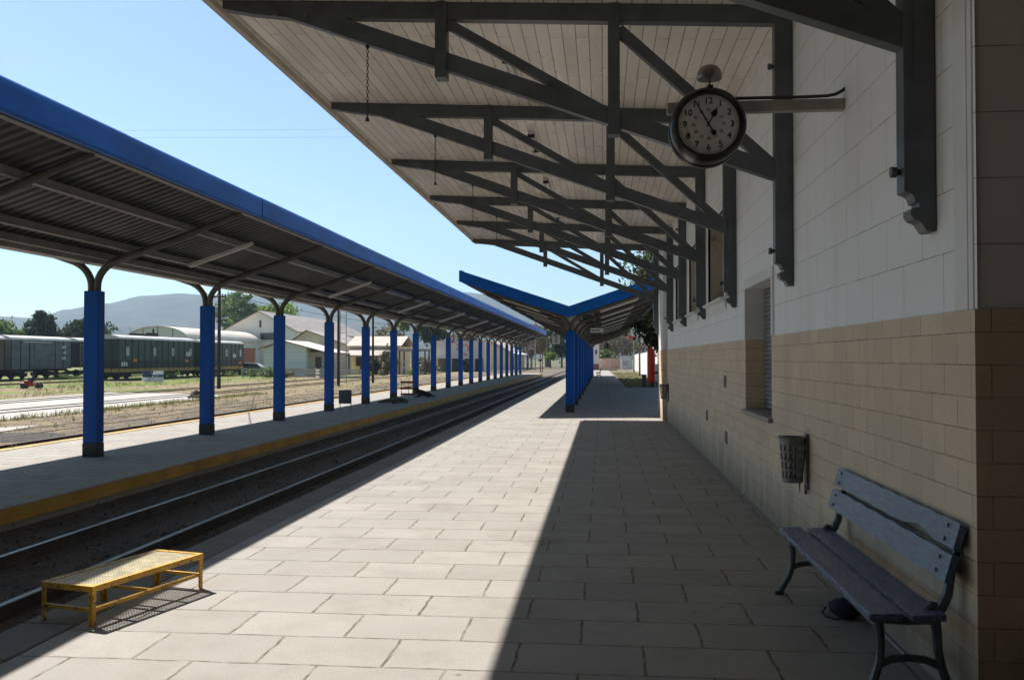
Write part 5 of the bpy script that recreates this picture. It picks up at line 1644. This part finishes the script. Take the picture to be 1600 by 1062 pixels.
bush('shrub in front of the shop building openings', -22.2, 118, 1.0, 1.7, 500, 'leaf_mid', .18)
bush('dark shrub by the painted end of the shop building', -18.5, 124, .8, 2.2, 600, 'leaf_dark', .18)
bush('weeds under the first green wagon', -39.5, 82, 1.6, .6, 420, 'leaf_mid', .12)
bush('low weeds beside the second green wagon', -38.6, 93, 1.5, .6, 380, 'leaf_mid', .12)
bush('weeds at the couplings of the hopper wagon', -47.5, 79, 1.6, .5, 320, 'leaf_mid', .12)

# grass and weeds of the yard: nobody could count them
b = MB()
def tuft(x, y, h_, n=5):
    for _ in range(n):
        a = rng.uniform(0, 6.28)
        px_, py_ = x + rng.gauss(0, .08), y + rng.gauss(0, .08)
        dx, dy = math.cos(a) * h_ * .45, math.sin(a) * h_ * .45
        wx, wy = -math.sin(a) * .014, math.cos(a) * .014
        hh = h_ * rng.uniform(.6, 1.2)
        b.add([(px_ - wx, py_ - wy, G), (px_ + wx, py_ + wy, G), (px_ + dx, py_ + dy, G + hh)], [(0, 1, 2)])
for _ in range(5200):
    x, y = rng.uniform(-48, -11.5), rng.uniform(16, 92)
    if -27.6 < x < -18 and y < 49:
        continue
    nz = mn.noise(Vector((x * .16, y * .16, 5)))
    if nz < .05 and rng.random() < .72:
        continue
    tuft(x, y, rng.uniform(.06, .16) * (1.5 if x < -28 else 1))
for _ in range(500):
    y = rng.uniform(20, 48)
    tuft(-18.1 + rng.gauss(0, .25), y, rng.uniform(.08, .22), 6)
for _ in range(900):
    x, y = rng.uniform(1.4, 4.2), rng.uniform(54, 120)
    tuft(x, y, rng.uniform(.08, .2), 6)
for _ in range(130):
    tuft(rng.choice((-6.42, -5.7, -4.9, -4.05)) + rng.gauss(0, .12), rng.uniform(12, 90), rng.uniform(.04, .10), 5)
tag(raw(b, 'grass', 'grass_blade'), 'dry and green grass tufts scattered over the yard', 'grass', None, 'stuff')

# sparse weeds between the rails
# loose stones on the ballast beside the near yard track and between the platforms
b = MB()
for _ in range(12000):
    if rng.random() < .35:
        x, y = rng.uniform(-17.5, -10.9), rng.uniform(12, 45)
    else:
        x, y = rng.uniform(-6.5, -3.7), 5 + 45 * rng.random() ** 1.4
    s_ = rng.uniform(.012, .038)
    v = [Vector((rng.uniform(-1, 1), rng.uniform(-1, 1), rng.uniform(-.3, .8))) * s_ for _ in range(4)]
    b.add([(x + q.x, y + q.y, G + max(q.z, -.004) + .004) for q in v], [(0, 1, 2), (0, 2, 3), (0, 3, 1), (1, 3, 2)])
tag(b.build('gravel', 'ballast'), 'loose gravel stones along the tracks', 'gravel', None, 'stuff')

# ------------------------------------------------------------------ haze
hz = MB().box(-3000, 3000, -120, 2950, -1.5, 420).build('haze', 'ground')
hm = bpy.data.materials.new('thin_blue_haze')
hm.use_nodes = True
nt = hm.node_tree
nt.nodes.remove(nt.nodes['Principled BSDF'])
pv = nt.nodes.new('ShaderNodeVolumePrincipled')
pv.inputs['Color'].default_value = (0.56, 0.77, 1.0, 1)
pv.inputs['Density'].default_value = 0.00022
pv.inputs['Anisotropy'].default_value = 0.3
nt.links.new(pv.outputs[0], nt.nodes['Material Output'].inputs['Volume'])
hz.data.materials.clear()
hz.data.materials.append(hm)
tag(hz, 'thin bluish air over the yard and hills', 'haze', None, 'stuff')
